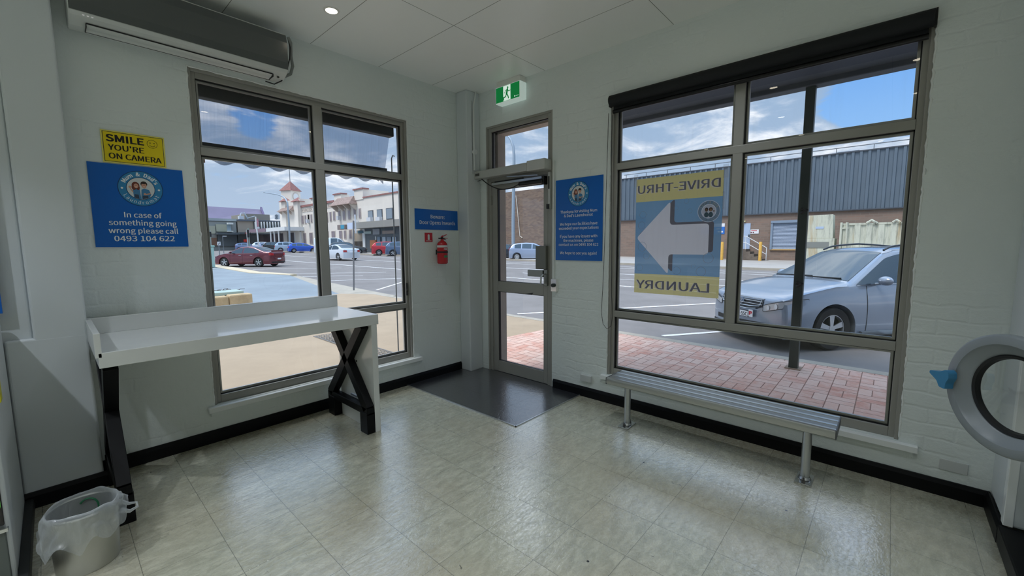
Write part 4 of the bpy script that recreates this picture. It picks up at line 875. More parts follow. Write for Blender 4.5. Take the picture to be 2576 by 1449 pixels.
# ================================================================ AWNINGS, POST
def mesh_mat(name, col, tr):
    m = bpy.data.materials.new(name); m.use_nodes = True; t = NT(m.node_tree); p = t.n['Principled BSDF']; p.inputs['Base Color'].default_value = lin(col); p.inputs['Roughness'].default_value = .7
    v = t.coord(); st = t.noise(t.V('MULTIPLY', v, (60, 1, 2.2)), 1.5, 3)
    tp = t.new('ShaderNodeBsdfTransparent'); tp.inputs[0].default_value = (.80, .85, .95, 1); mx = t.new('ShaderNodeMixShader'); t.put(mx.inputs[0], t.M('ADD', 1-tr-.07, t.M('MULTIPLY', st, .14))); t.put(mx.inputs[1], tp); t.put(mx.inputs[2], p.outputs[0])
    t.put(t.n['Material Output'].inputs[0], mx.outputs[0]); return m
M_MESH = mesh_mat('awning_clear_mesh', '#5b6a80', .58); M_VAL = mesh_mat('awning_valance_mesh', '#4f5a63', .30)
M_DARKM = mat('awning_dark_metal', '#23282c', .5, metal=.2)
s = thing('window_awning', 'dark see-through mesh awning with a scalloped hem outside the top of the left window', 'awning', (-1.85, .17, 2.2))
b = MB(); b.box(-3.0, -.89, .15, .235, 2.535, 2.68); W(b, 'headbox', M_DARKM, s, bevel=.01)
b = MB(); b.add([(-3.0, .215, 2.56), (-.905, .215, 2.56), (-.93, .28, 2.22), (-3.0, .28, 2.22)], [(0, 1, 2, 3)]); W(b, 'mesh_panel', M_MESH, s, fix=False)
b = MB(); b.box(-3.0, -.915, .262, .292, 2.196, 2.236); W(b, 'front_rail', mat('rail_worn_black', '#22262a', .55, var=.4, vscale=8), s, bevel=.004)
b = MB(); pts = []; n = 150
for i in range(n+1):
    x = -3.0+(2.045)*i/n; ph = (x+1.953)/.1985; zz_ = 2.097-.0165*math.cos(2*PI*ph)
    if x > -1.0: zz_ = 2.112-(x+1.0)*.9 if x > -1.01 else zz_
    pts.append((x, zz_))
vv = []; ff = []
for i, (x, z_) in enumerate(pts): vv += [(x, .281, 2.20), (x, .281, z_)]
ff = [(2*i, 2*i+1, 2*i+3, 2*i+2) for i in range(n)]
b.add(vv, ff); W(b, 'valance', M_VAL, s, fix=False)
b = MB(); b.box(-2.60, -2.47, .2825, .284, 2.085, 2.175); W(b, 'faded_label', mat('label_faded_pink', '#a98a84', .7), s)
b = MB(); b.tube([(-.955, .282, 2.188), (-.92, .27, 2.178), (-.90, .26, 2.195), (-.872, .25, 2.192)], .012, 8); W(b, 'arm_bracket', M_DARKM, s)
s = thing('guide_rail', 'thin grey guide rod standing outside the right edge of the left window', 'rod', (-.80, .26, -.1))
b = MB(); b.tube([(-.852, .22, 2.36), (-.862, .235, 2.37), (-.868, .25, 2.34), (-.868, .25, .02), (-.862, .24, -.12)], .0065, 8); W(b, 'rod', mat('rod_grey', '#6d7072', .4, metal=.5), s, smooth=50)
# street awning over the right-hand footpath and its post
s = thing('street_awning', 'flat dark-soffited street awning over the footpath outside the right window', 'awning', (1.5, -3, 3.3))
b = MB(); b.box(.6, 3.02, -26, .05, 3.345, 3.47); W(b, 'soffit', mat('awning_soffit_slate', '#3a434d', .7), s)
b = MB(); b.box(2.86, 3.04, -26, .05, 3.285, 3.56); W(b, 'edge_beam', mat('awning_beam_slate', '#343c46', .6), s, bevel=.01)
z0 = zr(2.94, -2.83)+P_OFF
s = thing('awning_post', 'dark green square steel post holding up the awning outside the right window', 'post', (2.945, -2.815, z0))
b = MB(); b.box(2.895, 2.995, -2.865, -2.765, z0, 3.286); W(b, 'shaft', mat('post_green_black', '#26332f', .45, bump=.05), s, bevel=.006)
b = MB(); b.box(2.86, 3.03, -2.90, -2.73, z0-.02, z0+.012); W(b, 'base_plate', mat('post_base_tan', '#a38d7b', .8), s)
for zc_ in (1.83, .93):
    b = MB(); b.tube([(2.89, -2.80, zc_-.03), (2.885, -2.84, zc_), (2.89, -2.80, zc_+.03)], .017, 8); b.tube([(2.888, -2.80, zc_), (2.888, -2.87, zc_+.01)], .012, 6); W(b, 'cable_clamp', M_GASK, s, smooth=50)
# ================================================================ CARS
M_TYRE = mat('tyre_rubber', '#1b1c1e', .75); M_RIM = mat('alloy_rim', '#c3c7cb', .3, metal=.7); M_HUBD = mat('wheel_well_dark', '#0c0d0f', .8)
M_CGLASS = mat('car_glass', '#4d5b64', .03, spec=.9, metal=.65); M_CHR = mat('chrome', '#dfe3e6', .12, metal=1.); M_LAMPR = mat('tail_lamp_red', '#b3101c', .2, spec=.8); M_LAMPW = mat('head_lamp_clear', '#c9d2d8', .1, metal=.5, spec=1.)
M_PLAS = mat('car_black_plastic', '#17191b', .5); M_PLATE = mat('number_plate_white', '#e4e7ea', .4)
def interp(pts, x):
    if x <= pts[0][0]: return pts[0][1]
    for (a, p), (b_, q) in zip(pts, pts[1:]):
        if x <= b_:
            k = (x-a)/(b_-a) if b_ > a else 0; return p+(q-p)*k
    return pts[-1][1]
def smooth_fn(pts, lo, hi, n=200, r=.05):         # piecewise line, softened
    pts = sorted(pts)
    def f(x):
        tot = 0
        for k in (-1, -.5, 0, .5, 1): tot += interp(pts, x+k*r)
        return tot/5
    return f
CARS = {
 'sedan': dict(w=1.755, wb=2.64, fo=.87, ro=.98, R=.325, T=[(-3.62, .55), (-3.60, .88), (-3.52, 1.06), (-3.05, 1.10), (-2.25, 1.385), (-1.75, 1.462), (-1.2, 1.42), (-.95, 1.34), (-.22, .99), (.35, .88), (.72, .74), (.86, .60), (.87, .40)], B=(.90, .99), gl=(-2.68, -.28), pil=(-1.45,), ws=(-.95, -.25), bl=(-2.98, -2.15)),
 'hatch': dict(w=1.77, wb=2.65, fo=.85, ro=.80, R=.32, T=[(-3.45, .55), (-3.44, .90), (-3.33, 1.12), (-2.98, 1.42), (-2.6, 1.49), (-1.9, 1.53), (-1.25, 1.49), (-.95, 1.40), (-.10, 1.02), (.40, .90), (.72, .76), (.84, .60), (.85, .40)], B=(.92, 1.03), gl=(-2.85, -.18), pil=(-1.35, -2.25), ws=(-.98, -.14), bl=(-3.32, -3.0)),
 'suv': dict(w=1.83, wb=2.65, fo=.88, ro=.90, R=.355, T=[(-3.55, .60), (-3.54, .95), (-3.42, 1.20), (-3.08, 1.55), (-2.7, 1.63), (-1.9, 1.67), (-1.25, 1.64), (-.95, 1.55), (-.20, 1.12), (.40, 1.02), (.74, .88), (.87, .70), (.88, .45)], B=(1.05, 1.16), gl=(-2.95, -.28), pil=(-1.4, -2.3), ws=(-.98, -.24), bl=(-3.40, -3.08)),
 'wagon': dict(w=1.82, wb=2.745, fo=.96, ro=1.07, R=.345, T=[(-3.81, .60), (-3.80, .92), (-3.70, 1.10), (-3.25, 1.52), (-2.9, 1.58), (-2.0, 1.635), (-1.45, 1.61), (-1.18, 1.55), (-.34, 1.10), (.1, 1.03), (.50, .955), (.74, .885), (.88, .825), (.935, .78), (.955, .70), (.965, .42)], B=(.98, 1.09), gl=(-3.20, -.42), pil=(-1.62, -2.55), ws=(-1.22, -.36), bl=(-3.66, -3.28)),
 'van': dict(w=1.95, wb=3.0, fo=.95, ro=1.1, R=.35, T=[(-4.1, .6), (-4.09, 1.2), (-4.05, 2.05), (-3.9, 2.2), (-1.2, 2.22), (-.7, 2.05), (.15, 1.28), (.6, 1.12), (.9, .95), (.95, .6)], B=(1.1, 1.2), gl=(-1.9, -.15), pil=(-1.0,), ws=(-.6, .12), bl=(-4.09, -4.04)),
}
def car(kind, name, label, x, y, head, color, zoff=0., detail=0, plate=None, rimdark=False, rim_n=5, parts=None, group=None, rough=.22):
    S = CARS[kind]; hw = S['w']/2; wb, fo, ro, R = S['wb'], S['fo'], S['ro'], S['R']
    zb = .20; back = -(wb+ro)
    T = smooth_fn(S['T'], back, fo, r=.035 if detail else .05)
    def Wd(xx):                                        # half width in plan, rounded corners
        e = .16; w_ = hw
        if xx > fo-.55: w_ = hw*(1-.10*((xx-(fo-.55))/.55)**2)
        if xx < back+.55: w_ = hw*(1-.09*(((back+.55)-xx)/.55)**2)
        if xx > fo-e: w_ *= math.sqrt(max(0, 1-((xx-(fo-e))/e)**2*.93))**.9
        if xx < back+e: w_ *= math.sqrt(max(0, 1-(((back+e)-xx)/e)**2*.90))**.9
        return w_
    def belt(xx):
        k = (xx-fo)/(back-fo); b0 = S['B'][0]+(S['B'][1]-S['B'][0])*k; return min(b0, T(xx)-.05)
    def Wr(xx):
        h = T(xx)-belt(xx); return Wd(xx)*(1-.05-.36*min(1, max(0, (h-.06)/.62)))
    def arch(xx):
        z = zb
        for cx in (0, -wb):
            d2 = (R+.055)**2-(xx-cx)**2
            if d2 > 0: z = max(z, R+math.sqrt(d2)*1.0)
        return z
    xs = set([fo, back]); k = 90 if detail else 56
    for i in range(k+1): xs.add(fo+(back-fo)*i/k)
    for e_ in (fo, back):
        sg = -1 if e_ == fo else 1
        for q in (.004, .012, .025, .045, .07, .10, .13, .16): xs.add(e_+sg*q)
    for cx in (0, -wb):
        for i in range(25): a = PI*i/24; xs.add(cx+(R+.055)*math.cos(a)*.9999)
    xs = sorted(xs, reverse=True)
    def side(xx, z):                                   # outer skin of the flank at height z
        Bz = belt(xx); w_ = Wd(xx); tz = T(xx)-.075; wr = Wr(xx)
        if z <= Bz:
            k = (z-zb)/(Bz-zb) if Bz > zb else 0; k = max(0, min(1, k)); return w_*(.955+.045*math.sin(PI*min(1, k*.92+.12))**.8 - .018*max(0, k-.75)*4*.6)
        k = min(1, (z-Bz)/max(.001, tz-Bz)); w0 = w_*(.955+.045*math.sin(PI*1.)**.8 if 0 else .9442); w0 = side(xx, Bz); return w0+(wr-w0)*k
    nb = 7; ng = 4
    sec = []
    for xx in xs:
        a = arch(xx); w_ = Wd(xx); Bz = max(belt(xx), a+.03); tz = max(T(xx)-.075, Bz+.008); wr = min(Wr(xx), w_); top = max(T(xx), tz+.01)
        p = [(0, zb+.02), (w_*.66, zb+.02), (w_*.66, max(zb, a-.002)), (w_*.90, a)]
        for i in range(nb+1): z = a+(Bz-a)*i/nb; p.append((side(xx, z), z))
        for i in range(1, ng+1): z = Bz+(tz-Bz)*i/ng; p.append((side(xx, z) if z > belt(xx) else w_*.94, z))
        wt = p[-1][0]
        for kk, dz in ((.965, .030), (.88, .052), (.6, .067), (.3, .0735), (0, .075)): p.append((wt*kk, tz+(top-tz)*dz/.075))
        sec.append((xx, p))
    m = len(sec[0][1]); b = MB(); v = []; 
    for xx, p in sec: v += [(xx, yy, z) for yy, z in p]
    o_ = len(v)
    for xx, p in sec: v += [(xx, -yy, z) for yy, z in p]
    f = []
    for i in range(len(sec)-1):
        for j in range(m-1):
            q = (i*m+j, i*m+j+1, (i+1)*m+j+1, (i+1)*m+j); f.append(q); f.append(tuple(o_+z for z in reversed(q)))
    for i in (0, len(sec)-1):
        q = tuple(range(i*m, (i+1)*m))+tuple(o_+z for z in reversed(range(i*m, (i+1)*m))); f.append(q)
    b.add(v, f)
    c, s_ = math.cos(head), math.sin(head); zg = zr(x, y)+zoff
    root = thing(name, label, 'car', (x, y, zg), head, group)
    pm = mat('car_paint_'+color.strip('#'), color, rough, metal=.35, spec=.6, coat=.8)
    b.build('body', pm, root, smooth=32)
    rb = MB()
    def gs(u0, u1, sg, eps=.006):
        n = 26; v = []; f = []; kk = 0
        xs_ = [u0+(u1-u0)*i/n for i in range(n+1)]
        for xx in xs_:
            lo = belt(xx)+.025; hi = T(xx)-.105; hi = max(lo, hi)
            for j in range(4): z = lo+(hi-lo)*j/3; v.append((xx, sg*(side(xx, z)+eps), z))
        for i in range(n):
            for j in range(3): f.append((i*4+j, i*4+j+1, (i+1)*4+j+1, (i+1)*4+j))
        return v, f
    edges = [S['gl'][0]]+sorted([q for p_ in S['pil'] for q in (p_-.045, p_+.045)])+[S['gl'][1]]
    for sg in (1, -1):
        for a, e in zip(edges[::2], edges[1::2]):
            g = MB(); g.add(*gs(a, e, sg)); g.build('side_window', M_CGLASS, root, smooth=60, fix=False)
    def deck(u0, u1, wk=.80, eps=.008, nm='windscreen', mm=None, wk2=None):
        n = 14; ny = 10; v = []; f = []
        for i in range(n+1):
            xx = u0+(u1-u0)*i/n; tz = T(xx)-.075; wt = side(xx, tz)*(wk+((wk2 or wk)-wk)*i/n)
            for j in range(ny+1):
                yy = wt*(2*j/ny-1); q = abs(yy)/max(.01, side(xx, tz)); dz = interp([(0, .075), (.3, .0735), (.6, .067), (.88, .052), (.965, .03), (1, 0)], q); v.append((xx, yy, tz+dz+eps))
        for i in range(n):
            for j in range(ny): f.append((i*(ny+1)+j, i*(ny+1)+j+1, (i+1)*(ny+1)+j+1, (i+1)*(ny+1)+j))
        g = MB(); g.add(v, f); return g.build(nm, mm or M_CGLASS, root, smooth=60, fix=False)
    deck(S['ws'][0], S['ws'][1], .90, wk2=.90)
    if kind != 'van': deck(S['bl'][0], S['bl'][1], .86, nm='rear_window', wk2=.86)
    # wheels
    tw = .215 if detail else .21
    for cx in (0, -wb):
        for sg in (1, -1):
            cy = sg*(hw-.02-tw/2)
            wl = MB(); h = tw/2
            wl.lathe([(R*.66, -h), (R*.93, -h), (R*.985, -h*.8), (R, -h*.5), (R, h*.5), (R*.985, h*.8), (R*.93, h), (R*.66, h*.96), (R*.66, h*.3), (.0001, h*.3 if sg > 0 else -h*.3)][:9]+[(R*.66, -h)], (cx, cy, R), 36 if detail else 24, 'y')
            wo = wl.build('wheel', M_TYRE, root, smooth=40)
            rm = MB(); yo = cy+sg*h*.86; r1 = R*.665
            rm.lathe([(r1, -sg*.06), (r1, 0), (r1*.93, 0), (r1*.90, -sg*.02), (r1*.90, -sg*.06)], (cx, yo, R), 32, 'y')
            rm.lathe([(.0001, .0), (r1*.22, .0), (r1*.24, -sg*.02), (.0001, -sg*.022)], (cx, yo+sg*.002, R), 16, 'y')
            if rim_n == 7: rm.lathe([(r1*.2, 0), (r1*.93, .0), (r1*.93, -sg*.01), (r1*.2, -sg*.01)], (cx, yo, R), 24, 'y')
            for q in range(rim_n):
                an = 2*PI*q/rim_n+.3
                ca, sa = math.cos(an), math.sin(an)
                if rim_n == 7: rm.cur = 1; rm.disc((cx+ca*r1*.62, yo+sg*.006, R+sa*r1*.62), r1*.12, 'y', 10, .004); rm.cur = 0
                else:
                    p0 = Vector((cx+ca*r1*.12, yo-sg*.006, R+sa*r1*.12)); p1 = Vector((cx+ca*r1*.93, yo-sg*.008, R+sa*r1*.93)); t_ = Vector((-sa, 0, ca)); w0, w1 = r1*.11, r1*(.20 if rim_n == 5 else .13)
                    d_ = Vector((0, sg*.02, 0)); rm.hexa([p0-t_*w0-d_, p0+t_*w0-d_, p1+t_*w1-d_, p1-t_*w1-d_, p0-t_*w0, p0+t_*w0, p1+t_*w1, p1-t_*w1])
            rm.build('rim', [M_RIM, M_HUBD], wo, smooth=30)
            wk_ = MB(); wk_.disc((cx, cy+sg*h*.05, R), R*.66, 'y', 20, .01); wk_.build('brake_disc', M_HUBD, wo)
    # lamps wrapped on the corners
    def patch(fn_x, ya, yb, z0, z1, nm, mm, n=10, par=None, skew=0.):
        v = []; f = []
        for i in range(n+1):
            yy = ya+(yb-ya)*i/n
            for j in range(3):
                z = z0+(z1-z0)*j/2+skew*i/n; v.append((fn_x(yy, z), yy, z))
        for i in range(n):
            for j in range(2): f.append((i*3+j, i*3+j+1, (i+1)*3+j+1, (i+1)*3+j))
        g = MB(); g.add(v, f); return g.build(nm, mm, par or root, smooth=60, fix=False)
    def end_x(front, eps=.012):
        def fn(yy, z):
            # walk in from the end until the skin is as wide as |y| and as high as z
            lo, hi = 0, .9
            for _ in range(22):
                mid = (lo+hi)/2; xx = fo-mid if front else back+mid
                ok = Wd(xx)*.985 >= abs(yy) and T(xx)-.02 >= z
                if ok: hi = mid
                else: lo = mid
            xx = fo-hi if front else back+hi; return xx+(eps if front else -eps)
        return fn
    fe_, re_ = end_x(True), end_x(False)
    lampz = (.66, .80) if kind in ('sedan', 'hatch') else (.74, .92)
    P = dict(hl=(.50, .82, lampz[0], lampz[1]), tl=(.52, .82, lampz[0]+.08, lampz[1]+.12))
    if parts: P.update(parts)
    if not detail:
        for sg in (1, -1):
            a, e, z0_, z1_ = P['hl']; patch(fe_, sg*a*hw/.88, sg*e*hw/.88, z0_, z1_-.02, 'headlight', M_LAMPW)
            a, e, z0_, z1_ = P['tl']; patch(re_, sg*a*hw/.88, sg*e*hw/.88, z0_, z1_, 'taillight', M_LAMPR)
        patch(fe_, -.42, .42, .62, .70, 'grille', M_PLAS); patch(re_, -.26, .26, .72, .83, 'number_plate', M_PLATE)
        patch(fe_, -.26, .26, .42, .53, 'number_plate', M_PLATE)
    if detail:
        for sg in (1, -1):
            g = MB(); mx_, my_, mz_ = S['ws'][1]-.42, sg*(hw+.10), belt(-.5)+.09
            g.grid(lambda a, e: (mx_+.075*math.sin(PI*e)*math.cos(2*PI*a)*(1.0 if math.cos(2*PI*a) > 0 else .4), my_+sg*(.115*-math.cos(PI*e)), mz_+.075*math.sin(PI*e)*math.sin(2*PI*a)), 16, 8)
            g.tube([(mx_-.01, sg*(hw-.06), mz_-.06), (mx_-.005, my_-sg*.05, mz_-.045)], .022, 8); g.build('mirror', pm, root, smooth=60)
            hz = belt(-1.2)-.13
            for hx in ((-1.28, -2.30) if kind != 'sedan' else (-1.28, -2.15)):
                g = MB(); y_ = sg*(side(hx, hz)+.022); g.box(hx-.095, hx+.095, min(y_-.008, y_+.008), max(y_-.008, y_+.008), hz-.014, hz+.014); g.box(hx-.09, hx-.07, min(y_-sg*.03, y_), max(y_-sg*.03, y_), hz-.01, hz+.01); g.box(hx+.07, hx+.09, min(y_-sg*.03, y_), max(y_-sg*.03, y_), hz-.01, hz+.01); g.build('door_handle', M_CHR, root, bevel=.005)
            # panel gaps
            g = MB()
            for px_ in (S['ws'][1]-.12-.12, S['pil'][0], (S['pil'][1] if len(S['pil']) > 1 else -2.42)):
                q = [(px_, sg*(side(px_, z)+.003), z) for z in [zb+.06+(belt(px_)-zb-.06)*i/10 for i in range(11)]]
                if px_ < -2.3: q = [((px_-.0-.18*math.sin(min(1, max(0, (.62-(p[2]))/.4))*1.4)) if 0 else px_, p[1], p[2]) for p in q if p[2] > arch(px_)+.02]
                g.tube(q, .0035, 4, cap=False)
            q = [(S['gl'][1]-.2-(S['gl'][1]-.2-(-2.5))*i/16, 0, 0) for i in range(17)]
            g.tube([(p[0], sg*(side(p[0], zb+.07)+.003), zb+.07) for p in q], .0035, 4, cap=False); g.build('panel_gap', M_PLAS, root)
            # bright strip under the side glass
            g = MB(); us = [S['gl'][0]+(S['gl'][1]-S['gl'][0])*i/24 for i in range(25)]
            g.tube([(u_, sg*(side(u_, belt(u_)+.012)+.006), belt(u_)+.012) for u_ in us], .007, 5); g.build('window_trim', M_CHR, root, smooth=60)
    return dict(root=root, T=T, side=side, Wd=Wd, belt=belt, patch=patch, fe=fe_, re=re_, pm=pm, deck=deck, S=S, hw=hw, arch=arch, end_x=end_x)
# ---------------- the silver wagon right outside
C_ = car('wagon', 'parked_car', 'silver station wagon parked nose-in outside the right window behind the green post', 5.46, -2.34, math.radians(142), '#8b98a8', -.0, detail=1, rim_n=5, rough=.2)
rt_ = C_['root']; fe = C_['fe']; T_ = C_['T']; hw = C_['hw']
M_HLG = mat('headlamp_glass', '#b9c0c6', .08, metal=.0, spec=1., coat=1.)
M_GR = mat('grille_dark', '#23282c', .4)
def front_patch(poly_fn, ya, yb, n, nm, m, eps, par=None, nz=5):
    v = []; f = []; fx_ = C_['end_x'](True, eps)
    for i in range(n+1):
        yy = ya+(yb-ya)*i/n; z0_, z1_ = poly_fn(i/n)
        for j in range(nz+1): z = z0_+(z1_-z0_)*j/nz; v.append((fx_(yy, min(z, 1.0)), yy, z))
    for i in range(n):
        for j in range(nz): f.append((i*(nz+1)+j, i*(nz+1)+j+1, (i+1)*(nz+1)+j+1, (i+1)*(nz+1)+j))
    g = MB(); g.add(v, f); return g.build(nm, m, par or rt_, smooth=60, fix=False)
gr = front_patch(lambda k: (.60+.07*abs(2*k-1)**3, .805-.015*abs(2*k-1)**2), -.49, .49, 16, 'grille', M_GR, .010)
fx_ = C_['end_x'](True, .020)
b = MB()
for z_ in (.612, .658, .704, .752, .798):
    e_ = .49 if z_ > .7 else (.45 if z_ > .65 else .38); b.tube([(fx_(e_*(2*i/16-1), z_)+.002, e_*(2*i/16-1), z_+.025*abs(2*i/16-1)**3*(1 if z_ < .7 else 0)) for i in range(17)], .0085 if z_ not in (.795,) else .012, 6)
for sg in (1, -1): b.tube([(fx_(sg*.44, .69)+.002, sg*.44, .69), (fx_(sg*.44, .79)+.002, sg*.45, .785)], .010, 6)
b.build('grille_bar', M_CHR, gr, smooth=60)
b = MB(); b.lathe([(.0001, 0), (.074, 0), (.080, .008), (.084, .0)], (0, 0, 0), 32, 'x'); b.v = [(x+fx_(0, .73)+.006, y*1.0, z*.62+.728) for x, y, z in b.v]
bo = b.build('badge', mat('badge_blue_grey', '#5f7590', .25, metal=.4), gr, smooth=50)
b = MB(); fn_ = lambda u, v, w_: (fx_(0, .73)+.015+w_, u, .728+v)
ring(b, fn_, 0, 0, .064, .072, 0, n=36); b.v = [(x, y, .728+(z-.728)*.62) for x, y, z in b.v]
for (u_, v_, r_) in ((-.028, .014, .011), (-.02, -.014, .006), (-.003, -.012, .006), (.014, -.010, .006), (.012, .010, .006), (.030, .004, .006)):
    u_ = -u_; pts = []
    for k in range(8): a = PI*k/4; r__ = r_*(1.25 if k % 2 == 0 else .45); pts.append((u_+r__*math.cos(a), v_+r__*math.sin(a)))
    poly(b, fn_, pts, .001)
b.build('emblem', M_CHR, bo, fix=False)
for sg in (1, -1):
    pl_ = [(fe(sg*y_, .70), sg*y_) for y_ in (.50, .56, .62, .68, .73, .77)]+[(x_, sg*(C_['Wd'](x_)*.955+.006)) for x_ in (.80, .74, .68, .60, .52, .46)]
    v_ = []; f_ = []
    for i_, (x_, y_) in enumerate(pl_):
        k = i_/(len(pl_)-1); za, zb_ = .605+.185*k**1.2, .700+.135*k+.03*math.sin(PI*k)
        for j_ in range(5): v_.append((x_, y_, za+(zb_-za)*j_/4))
    for i_ in range(len(pl_)-1):
        for j_ in range(4): f_.append((i_*5+j_, i_*5+j_+1, i_*5+j_+6, i_*5+j_+5))
    b = MB(); b.add(v_, f_); hl = b.build('headlight', M_HLG, rt_, smooth=60, fix=False)
    b = MB(); n_ = len(pl_); b.tube([v_[i_*5] for i_ in range(n_)]+[v_[i_*5+4] for i_ in reversed(range(n_))]+[v_[0]], .0045, 5); b.build('lamp_edge', M_PLAS, hl)
    fy = C_['end_x'](True, .016)
    for yy, zz_, rr in ((.60, .675, .036), (.72, .705, .042)): b = MB(); ell(b, lambda u, v, w_: (fy(sg*yy, zz_)+.004, u, v), sg*yy, zz_, rr*.8, rr, 0, n=18); b.build('reflector', mat('lamp_reflector', '#e3e8ec', .08, metal=1.), hl, fix=False)
front_patch(lambda k: (.345, .40+.02*abs(2*k-1)), -.62, .62, 12, 'lower_intake', M_PLAS, .008)
front_patch(lambda k: (.20, .30), -.82, .82, 20, 'lower_bumper', M_PLAS, .010)
b = MB(); b.box(fx_(0, .5)+.0, fx_(0, .5)+.018, -.125, .245, .465, .575); pl = b.build('number_plate', M_PLAS, rt_, bevel=.004)
b = MB(); b.box(fx_(0, .5)+.018, fx_(0, .5)+.020, -.116, .236, .473, .567); b.build('plate_face', M_PLATE, pl)
b = MB(); write(b, 'CJR-55C', lambda u, v, w_: (fx_(0, .5)+.0202+w_, u, v), 0.065, .486, .085, .315, .01); b.build('lettering', INK['black'], pl, fix=False)
b = MB(); b.box(fx_(.3, .5)+.012, fx_(.3, .5)+.020, .25, .345, .48, .60); pp_ = b.build('learner_plate', M_PLATE, rt_)
b = MB(); write(b, 'P', lambda u, v, w_: (fx_(.3, .5)+.0202+w_, u, v), .297, .515, .08, .05, .03); b.build('lettering', mat('print_red', '#c5142c', .5), pp_, fix=False)
S_ = C_['side']
for sg in (1, -1):
    b = MB(); us = [-1.25-2.05*i/24 for i in range(25)]
    b.tube([(u_, sg*(S_(u_, T_(u_)-.075)-.055), T_(u_)+.010+.035*math.sin(PI*i/24)**.4) for i, u_ in enumerate(us)], .017, 8); b.build('roof_rail', mat('roof_rail_grey', '#33383e', .35, metal=.3), rt_, smooth=60)
    b = MB(); pts = [((.39+R__)*math.cos(a), 0, .345+(.39+R__)*math.sin(a)) for R__ in (.022,) for a in [math.radians(q) for q in range(0, 181, 9)]]
    b.tube([(p[0], sg*(C_['Wd'](p[0])*.972), p[2]) for p in pts], .014, 6); b.build('arch_lip', C_['pm'], rt_, smooth=60)
    b = MB(); us = [-.50-1.9*i/20 for i in range(21)]; b.tube([(u_, sg*(S_(u_, .27)+.002), .25) for u_ in us], .05, 6); b.build('side_skirt', mat('skirt_silver_grey', '#5f686f', .4, metal=.3), rt_, smooth=60)
b = MB(); b.tube([(.55, .835, .60), (.72, .80, .60), (.80, .77, .595)], .006, 5); b.build('scrape_mark', M_PLAS, rt_)
b = MB(); b.tube([(S_(0, .5)*0-.30, -.62, 1.115), (-.36, .1, 1.135)], .010, 6); b.tube([(-.32, .02, 1.118), (-.38, .62, 1.125)], .010, 6); b.build('wiper', M_PLAS, rt_)
b = MB(); b.box(-2.9, -.9, -.70, .70, .45, .92); b.box(-1.55, -1.42, -.62, -.12, .9, 1.28); b.box(-1.55, -1.42, .12, .62, .9, 1.28); b.build('interior', mat('car_interior', '#39414a', .8), rt_)
# ---------------- the other cars
MR = car('sedan', 'parked_car', 'maroon sedan crossing the road mouth, nearest car outside the left window', 5.62, 31.75, math.radians(125), '#65212f', detail=1, rim_n=5, rough=.2)
for sg in (1, -1): MR['patch'](MR['re'], sg*.50, sg*.83, .80, .97, 'taillight', M_LAMPR, n=12); MR['patch'](MR['fe'], sg*.48, sg*.83, .62, .74, 'headlight', M_LAMPW, n=12)
MR['patch'](MR['re'], -.19, .19, .50, .61, 'number_plate', M_PLATE); MR['patch'](MR['re'], -.7, .7, .26, .36, 'rear_valance', M_PLAS)
b = MB(); b.tube([(MR['re'](-.5, .3)+.05, -.5, .26), (MR['re'](-.5, .3)-.03, -.5, .26)], .035, 10); b.build('exhaust', M_CHR, MR['root'], smooth=50)
b = MB(); b.bar((MR['re'](.6, 1.0)+.05, -.6, 1.10), (MR['re'](.6, 1.0)+.05, .6, 1.10), .03, .12); b.build('boot_spoiler', MR['pm'], MR['root'], bevel=.01)
car('sedan', 'parked_car', 'white sedan driving away down the middle of the street', 14.8, 36.0, math.radians(94), '#d7dfe8', rim_n=5)
car('hatch', 'parked_car', 'bright blue hatchback parked side-on at the far kerb', 24.6, 64.2, math.radians(-14), '#2358c4')
car('suv', 'parked_car', 'pale silver-blue four-wheel drive parked left of the blue hatchback', 24.3, 68.5, math.radians(-20), '#a9bccf')
car('suv', 'parked_car', 'black four-wheel drive second left of the blue hatchback', 24.6, 74.8, math.radians(-24), '#24272b')
car('hatch', 'parked_car', 'pale lilac-grey hatchback wedged between the black and the white four-wheel drives', 24.8, 78.4, math.radians(-24), '#9aa5c4')
car('suv', 'parked_car', 'white four-wheel drive at the far end of the parked row', 24.9, 81.6, math.radians(-20), '#dfe6ee')
car('hatch', 'parked_car', 'small slate-blue car, leftmost of the far parked row', 24.6, 91.0, math.radians(-24), '#6c7da6')
car('van', 'parked_car', 'long white van parked behind the white sedan', 24.2, 51.9, math.radians(-32), '#dde6ee')
car('wagon', 'parked_car', 'dark grey wagon with its nose showing right of the white sedan', 24.2, 48.4, math.radians(-32), '#343b40')
car('suv', 'parked_car', 'red compact four-wheel drive parked outside the dark shopfront', 25.6, 40.6, math.radians(-34), '#bd1f30')
car('suv', 'parked_car', 'slate-blue four-wheel drive parked in front of the red one', 25.5, 37.4, math.radians(-36), '#566a86')
car('hatch', 'parked_car', 'silver-blue hatchback with red tail lamps, seen through the door glass', 25.7, 18.35, math.radians(-58), '#98a6bd', rim_n=7, parts=dict(tl=(.66, .82, .86, 1.22)))
car('sedan', 'parked_car', 'dark car tail just left of the silver-blue hatchback, seen through the door glass', 25.8, 21.7, math.radians(-58), '#20262d')
